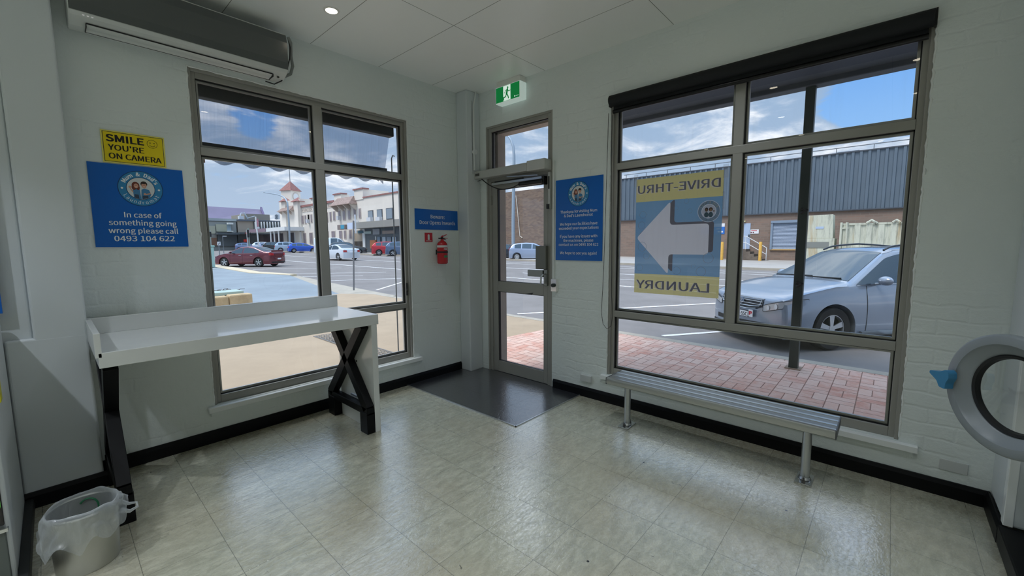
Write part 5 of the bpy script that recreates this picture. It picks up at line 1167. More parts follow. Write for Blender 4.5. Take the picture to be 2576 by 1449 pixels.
# ================================================================ WAREHOUSE OVER THE ROAD
def brick_mat(name, c1, c2, mortar, sc=1.):
    def fn(t, p):
        v = t.coord(); x, y, z = t.sep(v); br = t.new('ShaderNodeTexBrick', i_Scale=1.0); br.inputs['Brick Width'].default_value = .46*sc; br.inputs['Row Height'].default_value = .16*sc; br.inputs['Mortar Size'].default_value = .014*sc
        br.inputs['Color1'].default_value = lin(c1); br.inputs['Color2'].default_value = lin(c2); br.inputs['Mortar'].default_value = lin(mortar); br.inputs['Bias'].default_value = -.2
        t.put(br.inputs['Vector'], t.comb(t.M('ADD', x, y), z, 0)); n = t.noise(t.V('MULTIPLY', v, (.4, .4, 2.2)), 1.4, 5, .6)
        t.put(p.inputs['Base Color'], t.mix(t.M('MULTIPLY', t.ramp(n, .35, .7), .5), br.outputs['Color'], lin(mortar)))
    return mat(name, c1, .9, fn=fn)
M_BR = brick_mat('brown_brick', '#7d6a5f', '#8f7668', '#877a70'); M_BR2 = brick_mat('brown_brick_mottled', '#66544a', '#86715f', '#7a6c62', .8)
M_CLAD = mat('cladding_slate_blue', '#5d6b78', .55, metal=.1, var=.06, vscale=.4)
WX = 33.0; gz = zr(WX, 4)
wh = thing('warehouse', 'long warehouse with slate-blue ribbed cladding above brown brick across the road', 'warehouse', (WX, 4, gz))
b = MB(); b.box(WX, WX+18, -60, 15.6, gz-.6, 3.66); W(b, 'brick_wall', M_BR, wh)
b = MB(); pts = []; y = -60.
while y < 15.4:
    pts += [(y, WX-.05), (y+.16, WX-.05), (y+.20, WX-.13), (y+.34, WX-.13), (y+.38, WX-.05)]; y += .42
vv = []; ff = []
for (yy, xx) in pts: vv += [(xx, yy, 3.60), (xx, yy, 7.34)]
ff = [(2*i, 2*i+1, 2*i+3, 2*i+2) for i in range(len(pts)-1)]
b.add(vv, ff); b.box(WX-.04, WX+18, -60, 15.5, 3.58, 7.33); W(b, 'cladding', M_CLAD, wh, fix=False)
b = MB(); b.box(WX-.16, WX+.1, -60, 15.6, 3.53, 3.60); b.box(WX-.15, WX+.2, -60, 15.6, 7.33, 7.40); W(b, 'flashing', mat('flashing_dark', '#474c55', .5), wh)
b = MB()
for i in range(30): yy = 15.0-1.93*i; b.bar((WX+.1, yy, 7.36), (WX+.1, yy, 7.76), .04, .04)
b.bar((WX+.1, 15.2, 7.74), (WX+.1, -45, 7.74), .045, .045); b.bar((WX+2.5, 15.2, 7.74), (WX+2.5, -45, 7.74), .045, .045); W(b, 'roof_railing', mat('railing_grey', '#5f656b', .5), wh)
b = MB(); b.box(WX+1, WX+2.4, -1.6, -.4, 7.3, 7.62); W(b, 'roof_vent', M_CLAD, wh)
M_BLG = mat('door_pale_blue', '#a9bbd4', .5); M_SHB = mat('shutter_blue_grey', '#8393a6', .5, metal=.1)
b = MB(); b.box(WX-.03, WX+.05, 4.50, 5.40, .96, 2.92); dq = W(b, 'side_door', M_BLG, wh)
b = MB(); b.box(WX-.045, WX-.03, 4.98, 5.34, 2.16, 2.26); q = b.build('door_notice', mat('notice_pink_red', '#d2646e', .5)); q.parent = dq
b = MB(); b.box(WX-.09, WX-.03, 4.54, 4.60, 1.80, 2.06); q = b.build('door_handle', M_PLAS); q.parent = dq
b = MB(); b.box(WX-.14, WX-.02, 4.86, 5.32, 3.02, 3.13); W(b, 'bulkhead_light', mat('bulkhead_cream', '#e6e0a8', .4), wh)
b = MB(); b.box(WX-.03, WX, 3.93, 4.53, 2.12, 2.43); sq = W(b, 'hazard_sign', mat('sign_white_far', '#e4e2e4', .5), wh)
b = MB(); fs = lambda u, v, w_: (WX-.034, u, v); poly(b, fs, [(4.05, 2.32), (4.44, 2.32), (4.44, 2.38), (4.05, 2.38)], 0, 0); ell(b, fs, 4.43, 2.21, .05, .05, 0, 1, 12); ell(b, fs, 4.29, 2.21, .05, .05, 0, 1, 12); q = b.build('sign_marks', [mat('mark_red', '#c0404c', .5), mat('mark_dark_red', '#5d2430', .5)], fix=False); q.parent = sq
b = MB(); b.box(WX-.03, WX, 6.33, 8.2, 2.14, 2.98); sq = W(b, 'shop_sign', mat('sign_blue_far', '#2b6cc0', .5), wh)
b = MB(); poly(b, fs, [(6.33, 2.72), (8.2, 2.72), (8.2, 2.98), (6.33, 2.98)], 0, 0); poly(b, fs, [(6.45, 2.26), (6.85, 2.26), (6.85, 2.38), (6.45, 2.38)], 0, 0); poly(b, fs, [(6.7, 2.5), (6.95, 2.5), (6.95, 2.6), (6.7, 2.6)], 0, 0); q = b.build('sign_marks', mat('sign_white_far', '#e4e2e4', .5), fix=False); q.parent = sq
b = MB(); b.box(WX-.10, WX, 1.22, 3.14, .86, .96); b.v = b.v; W(b, 'shutter_sill', mat('sill_ochre', '#b99a6c', .7), wh)
b = MB(); b.box(WX-.12, WX, 3.0, 3.14, .92, 3.0).box(WX-.12, WX, 1.22, 1.36, .92, 3.0).box(WX-.16, WX, 1.22, 3.14, 2.86, 3.04); W(b, 'shutter_frame', M_SHB, wh)
b = MB(); pts = []; z = .94
while z < 2.88: pts += [(z, WX-.03), (z+.045, WX-.055), (z+.08, WX-.03)]; z += .09
vv = []
for z, xx in pts: vv += [(xx, 1.34, z), (xx, 3.02, z)]
b.add(vv, [(2*i, 2*i+1, 2*i+3, 2*i+2) for i in range(len(pts)-1)]); W(b, 'roller_shutter', mat('shutter_slat_blue', '#7d8da3', .45, metal=.2), wh, fix=False)
gz = zr(32, 4.5)+.13
b = MB(); b.box(WX-1.25, WX, 4.45, 5.75, gz, .95)
for k in range(5): b.box(WX-1.25, WX, 4.45-.27*(k+1), 4.45-.27*k, gz, .95-.18*(k+1))
W(b, 'steps', mat('steps_dark_concrete', '#6c6259', .9, var=.2, vscale=3), wh)
b = MB(); P_ = lambda y, z: (WX-1.2, y, z)
for z_ in (0, .48): b.tube([P_(5.75, 1.92-z_), P_(4.5, 1.92-z_), P_(3.12, 1.05-z_)], .028, 6)
for y_, z0_, z1_ in ((5.75, .95, 1.92), (4.5, .95, 1.92), (3.12, gz, 1.05)): b.tube([P_(y_, z0_), P_(y_, z1_)], .028, 6)
b.tube([(WX-.1, 6.05, gz+.2), (WX-.1, 6.05, 1.98), (WX-.1, 5.8, 1.98)], .03, 6); b.tube([(WX-.1, 6.05, 1.5), (WX-.1, 5.8, 1.5)], .03, 6); W(b, 'handrail', mat('handrail_white', '#d9dcde', .4), wh)
for i, (u_, lb) in enumerate(((1816, 'yellow bollard left of the warehouse steps'), (1912, 'yellow bollard at the foot of the warehouse steps'))):
    p = on(u_, 640, 'x', 31.2); z0_ = zr(p.x, p.y)+.13; bb = thing('bollard', lb, 'bollard', (p.x, p.y, z0_), group=None); g = MB(); g.lathe([(.0001, 0), (.105, 0), (.105, 1.33), (.09, 1.37), (.0001, 1.38)], n=16); g.build('post', mat('bollard_yellow', '#d9ab52', .6, var=.08), bb, smooth=40)
def cont_fn(t, p):
    v = t.coord(); n = t.noise(t.V('MULTIPLY', v, (.5, 3.0, .45)), 1.9, 7, .75, .05); n2 = t.noise(t.V('MULTIPLY', v, (.5, 2.4, .25)), 1.3, 4, .6, .0)
    c = t.mix(t.ramp(n, .45, .75), lin('#c5c7b6'), lin('#8d8f84')); c = t.mix(t.M('MULTIPLY', t.ramp(n2, .52, .72), .75), c, lin('#b19a72')); c = t.mix(t.M('MULTIPLY', t.ramp(n, .63, .8), .8), c, lin('#5d5a50')); t.put(p.inputs['Base Color'], c)
M_CONT = mat('weathered_container_paint', '#c5c7b6', .8, fn=cont_fn)
cx = 28.2; gz = zr(cx, -3)+.13
s = thing('shipping_container', 'stained off-white ribbed container standing by the warehouse right of the green post', 'container', (cx, -4.2, gz))
b = MB(); b.box(cx+.05, cx+2.5, -9.0, -1.32, gz, 2.50); y = -9.0
while y < -1.4: b.hexa([(cx-.02, y+.02, gz+.1), (cx-.02, y+.26, gz+.1), (cx+.06, y+.32, gz+.1), (cx+.06, y-.04, gz+.1), (cx-.02, y+.02, 2.42), (cx-.02, y+.26, 2.42), (cx+.06, y+.32, 2.42), (cx+.06, y-.04, 2.42)]); y += .52
b.box(cx-.03, cx+.08, -9.0, -1.32, 2.42, 2.52); W(b, 'body', M_CONT, s)
b = MB()
for y_ in (-1.36, -1.62): b.tube([(cx-.08, y_, gz), (cx-.08, y_, 2.58)], .06, 8)
b.box(cx-.1, cx, -1.7, -1.3, 2.2, 2.28); b.tube([(cx-.05, -2.95, 2.48), (cx-.05, -2.7, 2.66), (cx-.05, -2.5, 2.5)], .07, 6); b.tube([(cx-.05, -3.9, 2.5), (cx-.05, -3.75, 2.62), (cx-.05, -3.6, 2.5)], .07, 6); W(b, 'downpipe', M_CONT, s, smooth=40)
s = thing('plant_cabinet', 'tall stained off-white plant cabinet beside the container right of the green post', 'cabinet', (cx, -.3, gz))
b = MB(); b.hexa([(cx, -1.0, 1.67), (cx, .30, 1.67), (cx+1.2, .30, 1.67), (cx+1.2, -1.0, 1.67), (cx, -.93, 3.08), (cx, .36, 3.06), (cx+1.2, .36, 3.06), (cx+1.2, -.93, 3.08)]); W(b, 'upper_box', M_CONT, s, bevel=.02)
b = MB(); b.box(cx-.05, cx+1.3, -1.08, .42, gz, 1.66); W(b, 'lower_box', M_CONT, s, bevel=.02)
b = MB(); b.box(cx-.08, cx-.05, -.82, .30, 1.1, 1.45); W(b, 'vent_slot', mat('vent_dark_grey', '#7d807b', .6), s)
b = MB(); b.box(cx-.02, cx, -.52, -.12, 2.24, 2.38); W(b, 'cabinet_label', M_BLG, s)
b = MB(); b.box(WX-.02, WX+15, 15.6, 34, -.6, 7.45); o = b.build('brick_building', M_BR2); tag(o, 'tall plain brown brick wall of a building across the road, behind the door glass', 'building')
s = thing('wall_pipe', 'thin white crooked pipe fixed on the brick wall behind the door glass', 'pipe', (WX, 24, 0))
b = MB(); b.tube([on(u_, v_, 'x', WX-.08) for u_, v_ in ((1298, 492), (1301, 520), (1305, 562), (1308, 594), (1314, 598))], .05, 6); W(b, 'pipe_run', mat('pipe_cream', '#d6cfc4', .5), s)
# ---------------- street lamps
def lamp(pts, r, lab, base):
    s = thing('street_lamp', lab, 'street lamp', base); b = MB(); rr = [r*(1-.45*i/(len(pts)-1)) for i in range(len(pts))]; b.tube([base]+pts, [r]+rr, 8); W(b, 'pole', mat('lamp_pole_galvanised', '#9aa9b6', .5, metal=.2), s, smooth=60)
    e = Vector(pts[-1]); d_ = (e-Vector(pts[-2])).normalized(); b = MB(); b.bar(e-d_*.1, e+d_*.8, .22, .10); W(b, 'lamp_head', mat('lamp_head_grey', '#7b858e', .5), s)
p0 = on(1291, 600, 'x', 28.5); q = lambda u_, v_: on(u_, v_, 'x', 28.5)
lamp([q(1291, 560), q(1292, 480), q(1293, 420), q(1293, 390), q(1291, 368), q(1285, 351), q(1276, 339), q(1262, 331)], .175, 'tall curved street lamp rising behind the silver-blue hatchback in the door glass', (p0.x, p0.y, zr(p0.x, p0.y)))
p0 = on(728, 600, 'x', 23.5); q = lambda u_, v_: on(u_, v_, 'x', 23.5)
lamp([q(727, 560), q(724, 523), q(723, 510), q(719, 501), q(711, 494), q(700, 490), q(690, 488), q(668, 485)], .15, 'street lamp with long arm standing in front of the tower', (p0.x, p0.y, zr(p0.x, p0.y)))
# near sign post
Y_ = 9.72; base = on(890, 730, 'y', Y_); q = lambda u_, v_: on(u_, v_, 'y', Y_)
s = thing('sign_post', 'grey steel sign post with edge-on signs at the kerb outside the left window', 'sign post', tuple(base))
b = MB(); b.tube([base, q(889, 555)], .026, 10); W(b, 'pole', mat('post_galvanised', '#7c7d80', .5, metal=.3), s, smooth=60)
b = MB(); a_, c_ = q(894, 587), q(897, 540); b.box(a_.x, a_.x+.035, Y_-.01, Y_+.02, a_.z, c_.z); W(b, 'sign_panel', mat('panel_white', '#dfe6ee', .5), s)
b = MB(); b.tube([q(889, 558), q(900, 556), q(903, 560)], .01, 6); b.tube([q(889, 585), q(896, 584)], .008, 6); W(b, 'bracket', M_STEEL, s)
# green pillar box and garden bed by the near corner
p = on(534, 655, 'y', 28.8); gz = zr(p.x, p.y)+P_OFF
s = thing('utility_pillar', 'pale green utility pillar box at the corner kerb, left edge of the left window', 'utility box', (p.x, p.y, gz))
b = MB(); b.box(p.x-.45, p.x+.14, p.y, p.y+.5, gz, gz+1.30); W(b, 'cabinet', mat('pillar_pale_green', '#a3c4bd', .5), s, bevel=.02)
b = MB(); b.box(p.x-.5, p.x+.19, p.y-.05, p.y+.55, gz+1.30, gz+1.42); W(b, 'lid', mat('pillar_lid_green', '#8fb3ab', .5), s, bevel=.03)
Yg = 7.5; gz = zr(0, Yg)+P_OFF
M_SAND = mat('sandstone_block', '#bfa883', .85, var=.15, vscale=4, bump=.5, bscale=18, bdist=.02)
gl_ = on(520, 748, 'y', Yg).x; g2_ = on(640, 740, 'y', Yg).x; zt = on(600, 741, 'y', Yg).z
s = thing('garden_bed', 'low sandstone-edged garden bed outside the lower left of the left window', 'garden bed', (g2_-.8, Yg, gz))
for i, (xa, xb, dz) in enumerate(((gl_-1.2, gl_+.02, .0), (gl_+.03, g2_-.52, -.02), (g2_-.51, g2_-.04, .0))):
    b = MB(); b.box(xa, xb, Yg, Yg+.28, gz-.05, zt+dz); W(b, 'edging_block', M_SAND, s, bevel=.03)
b = MB(); b.grid(lambda a, c: (g2_-.22+.26*math.cos(PI*a)*-1*0+.26*math.sin(PI*a), Yg+.15+.22*c, gz+(zt-gz)*c) if 0 else (g2_-.30+.30*math.cos(PI*(a-.5)), Yg+.3+.30*math.sin(PI*(a-.5)), gz-.05+(zt-gz)*c), 12, 3); W(b, 'corner_block', M_SAND, s, smooth=60)
b = MB(); b.box(gl_-1.2, g2_-.1, Yg+.26, Yg+1.5, gz-.05, zt-.05); W(b, 'soil', mat('mulch_brown', '#4f443c', .95, var=.4, vscale=20, bump=1., bscale=30, bdist=.05), s)
b = MB(); xa = on(536, 735, 'y', Yg+.4).x; xb = on(610, 735, 'y', Yg+.4).x; b.box(xa, xb, Yg+.30, Yg+.85, zt-.03, zt+.05); o = b.build('pit_cover', mat('pit_cover_green', '#a9bdb4', .6), None, bevel=.01); tag(o, 'pale green pit cover lying in the sandstone garden bed', 'pit cover')
b = MB(); random.seed(3)
for k in range(26):
    a = Vector((xa-.25+random.random()*.9, Yg+.9+random.random()*.5, zt-.03)); dv = Vector((random.uniform(-.3, .3), random.uniform(-.1, .2), random.uniform(.0, .08))); b.tube([a, a+dv*.5+Vector((0, 0, .03)), a+dv], .008, 4)
W(b, 'twigs', mat('twig_brown', '#574a40', .9), s)
# ================================================================ TOWN BUILDINGS
FXX = 27.0
fp = lambda u_, v_, x=FXX: on(u_, v_, 'x', x)
M_CRM = mat('render_cream', '#ddd6cc', .85, var=.03, vscale=.5); M_TERR = mat('terracotta_tiles', '#936560', .8, var=.15, vscale=3, bump=.6, bscale=6, bdist=.1); M_WIN = mat('window_dark_red', '#85797d', .3, spec=.6, var=.15, vscale=2); M_WING = mat('window_grey', '#7f8b95', .25, spec=.7); M_WF = mat('window_frame_dark', '#4d4f55', .5); M_CRD = mat('moulding_dull_cream', '#c6bbb0', .8)  # mouldings and lettering in a duller cream than the walls
M_CRM2 = mat('render_cream_cool', '#d8dbdc', .85)
s = thing('arcade_building', 'long cream two-storey building with square clock tower and terracotta roofs down the street', 'building', (FXX, 62, .4))
def fbox(u0, u1, v0, v1, dx0, dx1, nm, mm, par=None, yref=None):
    """rectangle of the facade between two picture columns/rows, dx0..dx1 = depth in front of/behind it"""
    a = fp(u0, v0); c = fp(u1, v1); m_ = (u0+u1)/2; zt_ = fp(m_, v0).z; zb_ = fp(m_, v1).z; b = MB(); b.box(FXX+dx0, FXX+dx1, a.y, c.y, zb_, zt_); o = W(b, nm, mm, s)
    return o
yl, yr = fp(757, 500).y, fp(914, 500).y
b = MB(); b.box(FXX, FXX+14, fp(914, 500).y, fp(757, 500).y, -.2, 8.15); b.box(FXX, FXX+14, 38, fp(914, 500).y, -.2, 8.10); W(b, 'front_wall', M_CRM, s)
b = MB(); b.box(FXX-.12, FXX+.4, 38, fp(914, 500).y, 8.05, 8.22); b.box(FXX-.2, FXX+.5, fp(842, 500).y, fp(757, 500).y, 8.10, 8.42); W(b, 'parapet_cap', M_TERR, s)
for (u0_, u1_, top_, dp) in ((893, 915, 9.30, 4), (842, 860, 9.15, 1.2), (783, 800, 9.2, 1.2)):
    ya, yb = fp(u1_, 500).y, fp(u0_, 500).y; b = MB(); b.box(FXX-.1, FXX+dp, ya, yb, 7.9, top_); W(b, 'parapet_block', M_CRM, s)
    b = MB(); b.box(FXX-.25, FXX+.8, ya-.15, yb+.15, top_, top_+.18); W(b, 'block_cap', M_TERR, s)
b = MB(); b.box(FXX+4, FXX+13, fp(990, 485).y, fp(915, 485).y, 8, 8.75); W(b, 'rear_parapet', M_CRM, s)
def hood(u0_, u1_, za_, zb_, out, ins):
    ya, yb = fp(u1_, 500).y, fp(u0_, 500).y; b = MB()
    b.hexa([(FXX-out, ya, za_), (FXX-out, yb, za_), (FXX, yb, za_), (FXX, ya, za_), (FXX-.15, ya+ins, zb_), (FXX-.15, yb-ins, zb_), (FXX, yb-ins, zb_), (FXX, ya+ins, zb_)]); h = W(b, 'tiled_hood', mat('hood_tiles_brown', '#96827a', .85, var=.2, vscale=3, bump=.6, bscale=5, bdist=.1), s)
    n_ = 4
    for k in range(n_):
        yy = ya+.3+(yb-ya-.6)*k/(n_-1); b = MB(); b.hexa([(FXX-.15, yy-.12, za_-.8), (FXX-.15, yy+.12, za_-.8), (FXX, yy+.12, za_-.8), (FXX, yy-.12, za_-.8), (FXX-out*.85, yy-.12, za_), (FXX-out*.85, yy+.12, za_), (FXX, yy+.12, za_), (FXX, yy-.12, za_)]); q_ = b.build('bracket', M_CRD); q_.parent = h
hood(846, 898, 7.35, 8.55, 1.3, .7)
def win(u0_, u1_, v0_, v1_, m_=None, arched=False, ac=False, nm='window'):
    m_ = m_ or M_WIN; a = fp(u0_, v0_); c = fp(u1_, v1_); z1_ = (fp(u0_, v0_).z+fp(u1_, v0_).z)/2; z0_ = (fp(u0_, v1_).z+fp(u1_, v1_).z)/2; ya, yb = min(a.y, c.y), max(a.y, c.y)
    b = MB(); b.box(FXX-.06, FXX+.02, ya-.10, yb+.10, z0_-.10, z1_+.08); f_ = W(b, nm, M_CRD if m_ is M_WIN else M_WF, s)
    b = MB(); b.box(FXX-.09, FXX-.05, ya, yb, z0_, z1_); p_ = b.build('pane', m_); p_.parent = f_
    if arched: b = MB(); ell(b, lambda u, v, w_: (FXX-.08, u, v), (ya+yb)/2, z1_+.05, (yb-ya)/2+.1, (yb-ya)*.55, 0, n=14, a0=0, a1=PI); p_ = b.build('arch_head', M_CRD, fix=False); p_.parent = f_
    if ac: b = MB(); b.box(FXX-.5, FXX-.05, ya-.1, ya+(yb-ya)*.8, z0_-.35, z0_+.25); p_ = b.build('window_cooler', mat('cooler_white', '#c9ccd2', .5)); p_.parent = f_
for q_ in ((760, 765, 543, 563), (767, 771, 542, 562), (775, 779.5, 541, 560), (782, 786, 540, 559), (820.5, 826, 535, 557), (830, 835, 534, 556), (838.5, 844, 532, 554)): win(*q_)
win(852.5, 857.5, 531, 548, ac=True); win(775, 779, 541, 556, ac=True)
for q_ in ((863, 870, 530, 553), (876.5, 883, 528, 551), (890.5, 896.5, 526, 549)): win(*q_, arched=True)
win(903.5, 908.5, 525, 548)
for q_ in ((927, 939, 531, 552), (949.5, 962, 528, 551), (972.5, 988, 525, 550)): win(*q_, m_=M_WING, ac=q_[0] < 970)
for q_ in ((818, 827, 583, 600), (835, 844, 582, 600), (854, 861.5, 581, 600), (866, 871.5, 580, 600), (879.5, 885.5, 579, 600)): win(*q_, nm='window')
for q_ in ((764, 771, 587, 612), (779, 788, 586, 613)): win(*q_, nm='window')
b = MB(); write(b, 'COLONIAL M', lambda u, v, w_: (FXX-.05-w_*12, -u, v), -(fp(760, 520).y+fp(791, 520).y)/2, fp(775, 529).z-.2, .75, abs(fp(760, 520).y-fp(791, 520).y), .02); W(b, 'lettering', M_CRD, s, fix=False)
b = MB(); write(b, 'BUILDING', lambda u, v, w_: (FXX-.05-w_*12, -u, v), -(fp(818.5, 515).y+fp(840.5, 515).y)/2, fp(830, 521).z-.1, .8, abs(fp(818.5, 515).y-fp(840.5, 515).y), .02); W(b, 'lettering', M_CRD, s, fix=False)
# tower
ya, yb = fp(757, 490).y, fp(705, 490).y; tm = (ya+yb)/2
b = MB(); b.box(FXX-.3, FXX+7, ya, yb, -.2, fp(731, 505).z); W(b, 'tower_base', M_CRM, s)
ya2, yb2 = fp(754.5, 490).y, fp(708, 490).y
tcx, tcy = FXX+1.6, 0; pc_ = on(731, 480, 'x', tcx); tcy = pc_.y; vd = Vector((tcx-CAM.x, tcy-CAM.y)).normalized(); vp = Vector((vd.y, -vd.x))
def dia(h_): return [(tcx+(vd*a_+vp*c_).x*h_, tcy+(vd*a_+vp*c_).y*h_) for a_, c_ in ((-1, 0), (0, 1), (1, 0), (0, -1))]
sc_ = (Vector((tcx, tcy, 0))-Vector((CAM.x, CAM.y, 0))).length*math.cos(math.atan2(RT.dot(Vector((vd.x, vd.y, 0))), FW.dot(Vector((vd.x, vd.y, 0)))))
hd = 23.5/CF*sc_/abs(vp.x*RT.x+vp.y*RT.y)*.80; zt_ = on(731, 481, 'x', tcx).z
b = MB(); d4 = dia(hd); b.hexa([(x_, y_, 7.5) for x_, y_ in d4]+[(x_, y_, zt_) for x_, y_ in d4]); W(b, 'tower_shaft', M_CRM, s)
za_ = on(731, 455, 'x', tcx).z; b = MB(); b.add([(x_, y_, zt_) for x_, y_ in dia(hd*1.19)]+[(tcx, tcy, za_)], [(3, 2, 1, 0), (0, 1, 4), (1, 2, 4), (2, 3, 4), (3, 0, 4)]); W(b, 'tower_roof', M_TERR, s)
b = MB(); b.tube([(tcx, tcy, za_-.2), (tcx, tcy, za_+4.5)], .06, 6); W(b, 'flag_pole', mat('pole_grey_far', '#6f7880', .5), s)
b = MB(); a2, c2 = Vector(d4[0]), Vector(d4[1]); ed = (c2-a2).normalized(); mm_ = (a2+c2)/2-Vector((ed.y, -ed.x))*-.03; pz_ = on(740, 494, 'x', tcx).z; nn_ = Vector((ed.y, -ed.x)); cf = lambda u, v, w_: (mm_.x+ed.x*u+nn_.x*w_, mm_.y+ed.y*u+nn_.y*w_, v); ring(b, cf, 0, pz_, .62, .78, .04, 0); ell(b, cf, 0, pz_, .7, .7, .03, 1, 24); W(b, 'clock_face', [M_CRD, M_CRM2], s, fix=False)
for u_ in (720.5, 751.5):
    p_ = fp(u_, 508); b = MB(); b.add([(FXX-1.0, p_.y-1.3, p_.z), (FXX-1.0, p_.y+1.3, p_.z), (FXX+.6, p_.y+1.3, p_.z), (FXX+.6, p_.y-1.3, p_.z), (FXX-.1, p_.y, p_.z+.8)], [(3, 2, 1, 0), (0, 1, 4), (1, 2, 4), (2, 3, 4), (3, 0, 4)]); W(b, 'turret_cap', M_TERR, s)
    b = MB(); b.box(FXX-.6, FXX, p_.y-.9, p_.y+.9, p_.z-7.5, p_.z); W(b, 'corner_pilaster', M_CRM, s)
hood(713, 747, fp(731, 532).z, fp(731, 517).z, 1.4, .8)
for q_ in ((712, 716.5, 550, 568), (730, 734, 547, 566), (737, 741, 546, 565), (745, 749, 545, 564)): win(*q_, arched=q_[0] > 720)
b = MB(); b.box(FXX-3.2, FXX, ya-.5, 93, fp(731, 583).z, fp(731, 574).z); W(b, 'canopy', M_CRM2, s)
b = MB(); b.box(FXX-3.3, FXX-3.1, yb-1, 93, fp(700, 583).z-.1, fp(700, 579).z+.2); W(b, 'canopy_fascia', mat('fascia_plum', '#8a7682', .6), s)
b = MB(); b.box(FXX-.35, FXX-.3, ya+3, 93, .4, fp(731, 586).z); W(b, 'shopfront', mat('shopfront_dark', '#474048', .4, var=.4, vscale=.8), s)
b = MB(); b.box(FXX-.5, FXX-.32, ya, ya+2.8, .4, fp(750, 584).z); W(b, 'white_pier', M_CRM2, s)
for u_ in (682, 691, 702):
    p_ = fp(u_, 600, FXX-3.1); b = MB(); b.tube([(FXX-3.1, p_.y, .3), (FXX-3.1, p_.y, 4.2)], .12, 6); W(b, 'canopy_post', M_CRM2, s)
# grey ground-floor front on the right
ga, gb = 30, fp(868, 570).y
b = MB(); b.box(FXX-1.3, FXX, 38, fp(905, 570).y, 3.78, 4.62); W(b, 'awning_fascia', mat('fascia_warm_grey', '#8e8d88', .7), s)
b = MB(); b.box(FXX-1.32, FXX-.9, fp(890, 570).y, fp(870, 570).y, 3.75, 4.45); W(b, 'shop_sign', mat('sign_brown_far', '#7d6f6a', .5), s)
b = MB(); b.box(FXX-1.36, FXX-1.3, fp(888, 570).y, fp(879, 570).y, 3.85, 4.40); W(b, 'shop_sign', mat('sign_cyan_far', '#2f8fae', .5), s)
b = MB(); b.box(FXX-1.36, FXX-1.3, fp(910, 570).y, fp(896, 570).y, 3.75, 4.65); W(b, 'shop_sign', mat('sign_pale_far', '#c3cfe4', .5), s)
b = MB(); b.box(FXX-.08, FXX, 38, fp(920, 600).y, .2, 3.8); W(b, 'dark_front', mat('shopfront_charcoal', '#4c555a', .5), s)
b = MB(); b.box(FXX-.10, FXX-.0, fp(918, 600).y, fp(893, 600).y, .2, 3.6); W(b, 'recess_wall', mat('recess_tan', '#a39684', .7), s)
b = MB(); yy0, yy1 = fp(915, 610).y, fp(894, 610).y
for k in range(16): yy = yy0+(yy1-yy0)*k/15; b.box(FXX-.3, FXX-.26, yy-.03, yy+.03, .3, 2.0)
b.box(FXX-.32, FXX-.24, yy0, yy1, 1.95, 2.03); W(b, 'picket_gate', mat('gate_dark', '#4a443f', .6), s)
b = MB(); b.box(FXX-.2, FXX+.0, fp(919, 600).y-.2, fp(917, 600).y+.2, .2, 3.7); W(b, 'white_pier', M_CRM2, s)
for (u0_, u1_, v0_, v1_, c_) in ((934, 950, 604, 625, '#a5683f'), (941, 958, 576, 590, '#8d9298'), (965, 995, 580, 588, '#8a7f76'), (920, 937, 582, 588, '#9fb0ac'), (903, 918, 580, 587, '#2c5868'), (952, 960, 596, 618, '#5f7283'), (965, 974, 596, 618, '#8b99a4'), (976, 988, 596, 618, '#66727c'), (990, 1000, 596, 618, '#8b99a4'), (947, 948.5, 595, 612, '#dfe6e8')):
    fbox(u0_, u1_, v0_, v1_, -.22, -.06, 'shopfront_panel', mat('panel_'+c_.strip('#'), c_, .5))
# corner shop building closing the street on the left
YB = 96.; q5 = lambda u_, v_, y=YB: on(u_, v_, 'y', y)
gz = q5(620, 621).z
s = thing('corner_building', 'grey and brown corner shop building with white fins at the street end', 'building', (q5(650, 600).x, YB, gz))
def qb(u0_, u1_, v0_, v1_, d0, d1, nm, mm):
    a = q5(u0_, v0_); c = q5(u1_, v1_); b = MB(); b.box(a.x, c.x, YB+d0, YB+d1, c.z, a.z); return W(b, nm, mm, s)
M_TAN = mat('render_tan', '#a59a8d', .85, var=.05, vscale=.3)
qb(597, 712, 556, 640, 0, 14, 'upper_wall', M_TAN); qb(597, 706, 552, 559, -.5, 14, 'roof_fascia', mat('fascia_slate', '#59606c', .7)); qb(592, 712, 585, 591, -2.6, 0, 'awning', mat('awning_dark', '#4a5358', .6))
qb(597, 652, 591, 619, -.15, .1, 'shopfront', mat('shopfront_grey', '#5a6166', .4, var=.2, vscale=.5)); qb(652, 712, 588, 619, -.2, .1, 'shopfront', mat('shopfront_plum', '#54444b', .5, var=.3, vscale=.5))
qb(608, 616, 586, 589, -2.7, -2.6, 'red_sign', mat('sign_red_far', '#e0463e', .5, emit='#e0463e', es=.15)); qb(612, 627, 602, 608.5, -.3, -.15, 'red_sign', mat('sign_red_far', '#e0463e', .5))
qb(637, 707, 558, 578, -.3, .0, 'dark_glazing', mat('glazing_dark_far', '#5b5e5e', .4, var=.3, vscale=.5)); qb(636, 707, 577, 579.5, -.8, 0, 'balcony_slab', M_CRM2)
for u_ in (640, 647, 655, 662, 669.5, 676.5, 683.5, 690.5, 697.5, 703.5): qb(u_-1.6, u_+1.0, 558.5, 577, -1.0, -.3, 'fin', M_CRM2)
a = q5(645, 537); c = q5(712, 553); b = MB(); b.box(a.x, c.x, YB+8, YB+18, c.z, a.z+.4); W(b, 'rear_storey', mat('render_tan_dark', '#8f8a80', .85), s)
b = MB(); a = q5(690, 540, YB+7); c = q5(700, 552, YB+7); b.box(a.x, c.x, YB+6, YB+7, c.z, a.z); ac_ = W(b, 'roof_condenser', mat('condenser_white', '#c6cdd4', .5), s)
b = MB()
for v_ in (543, 549): p_ = q5(695.5, v_, YB+5.9); b.disc((p_.x, p_.y, p_.z), .32, 'y', 14, .05)
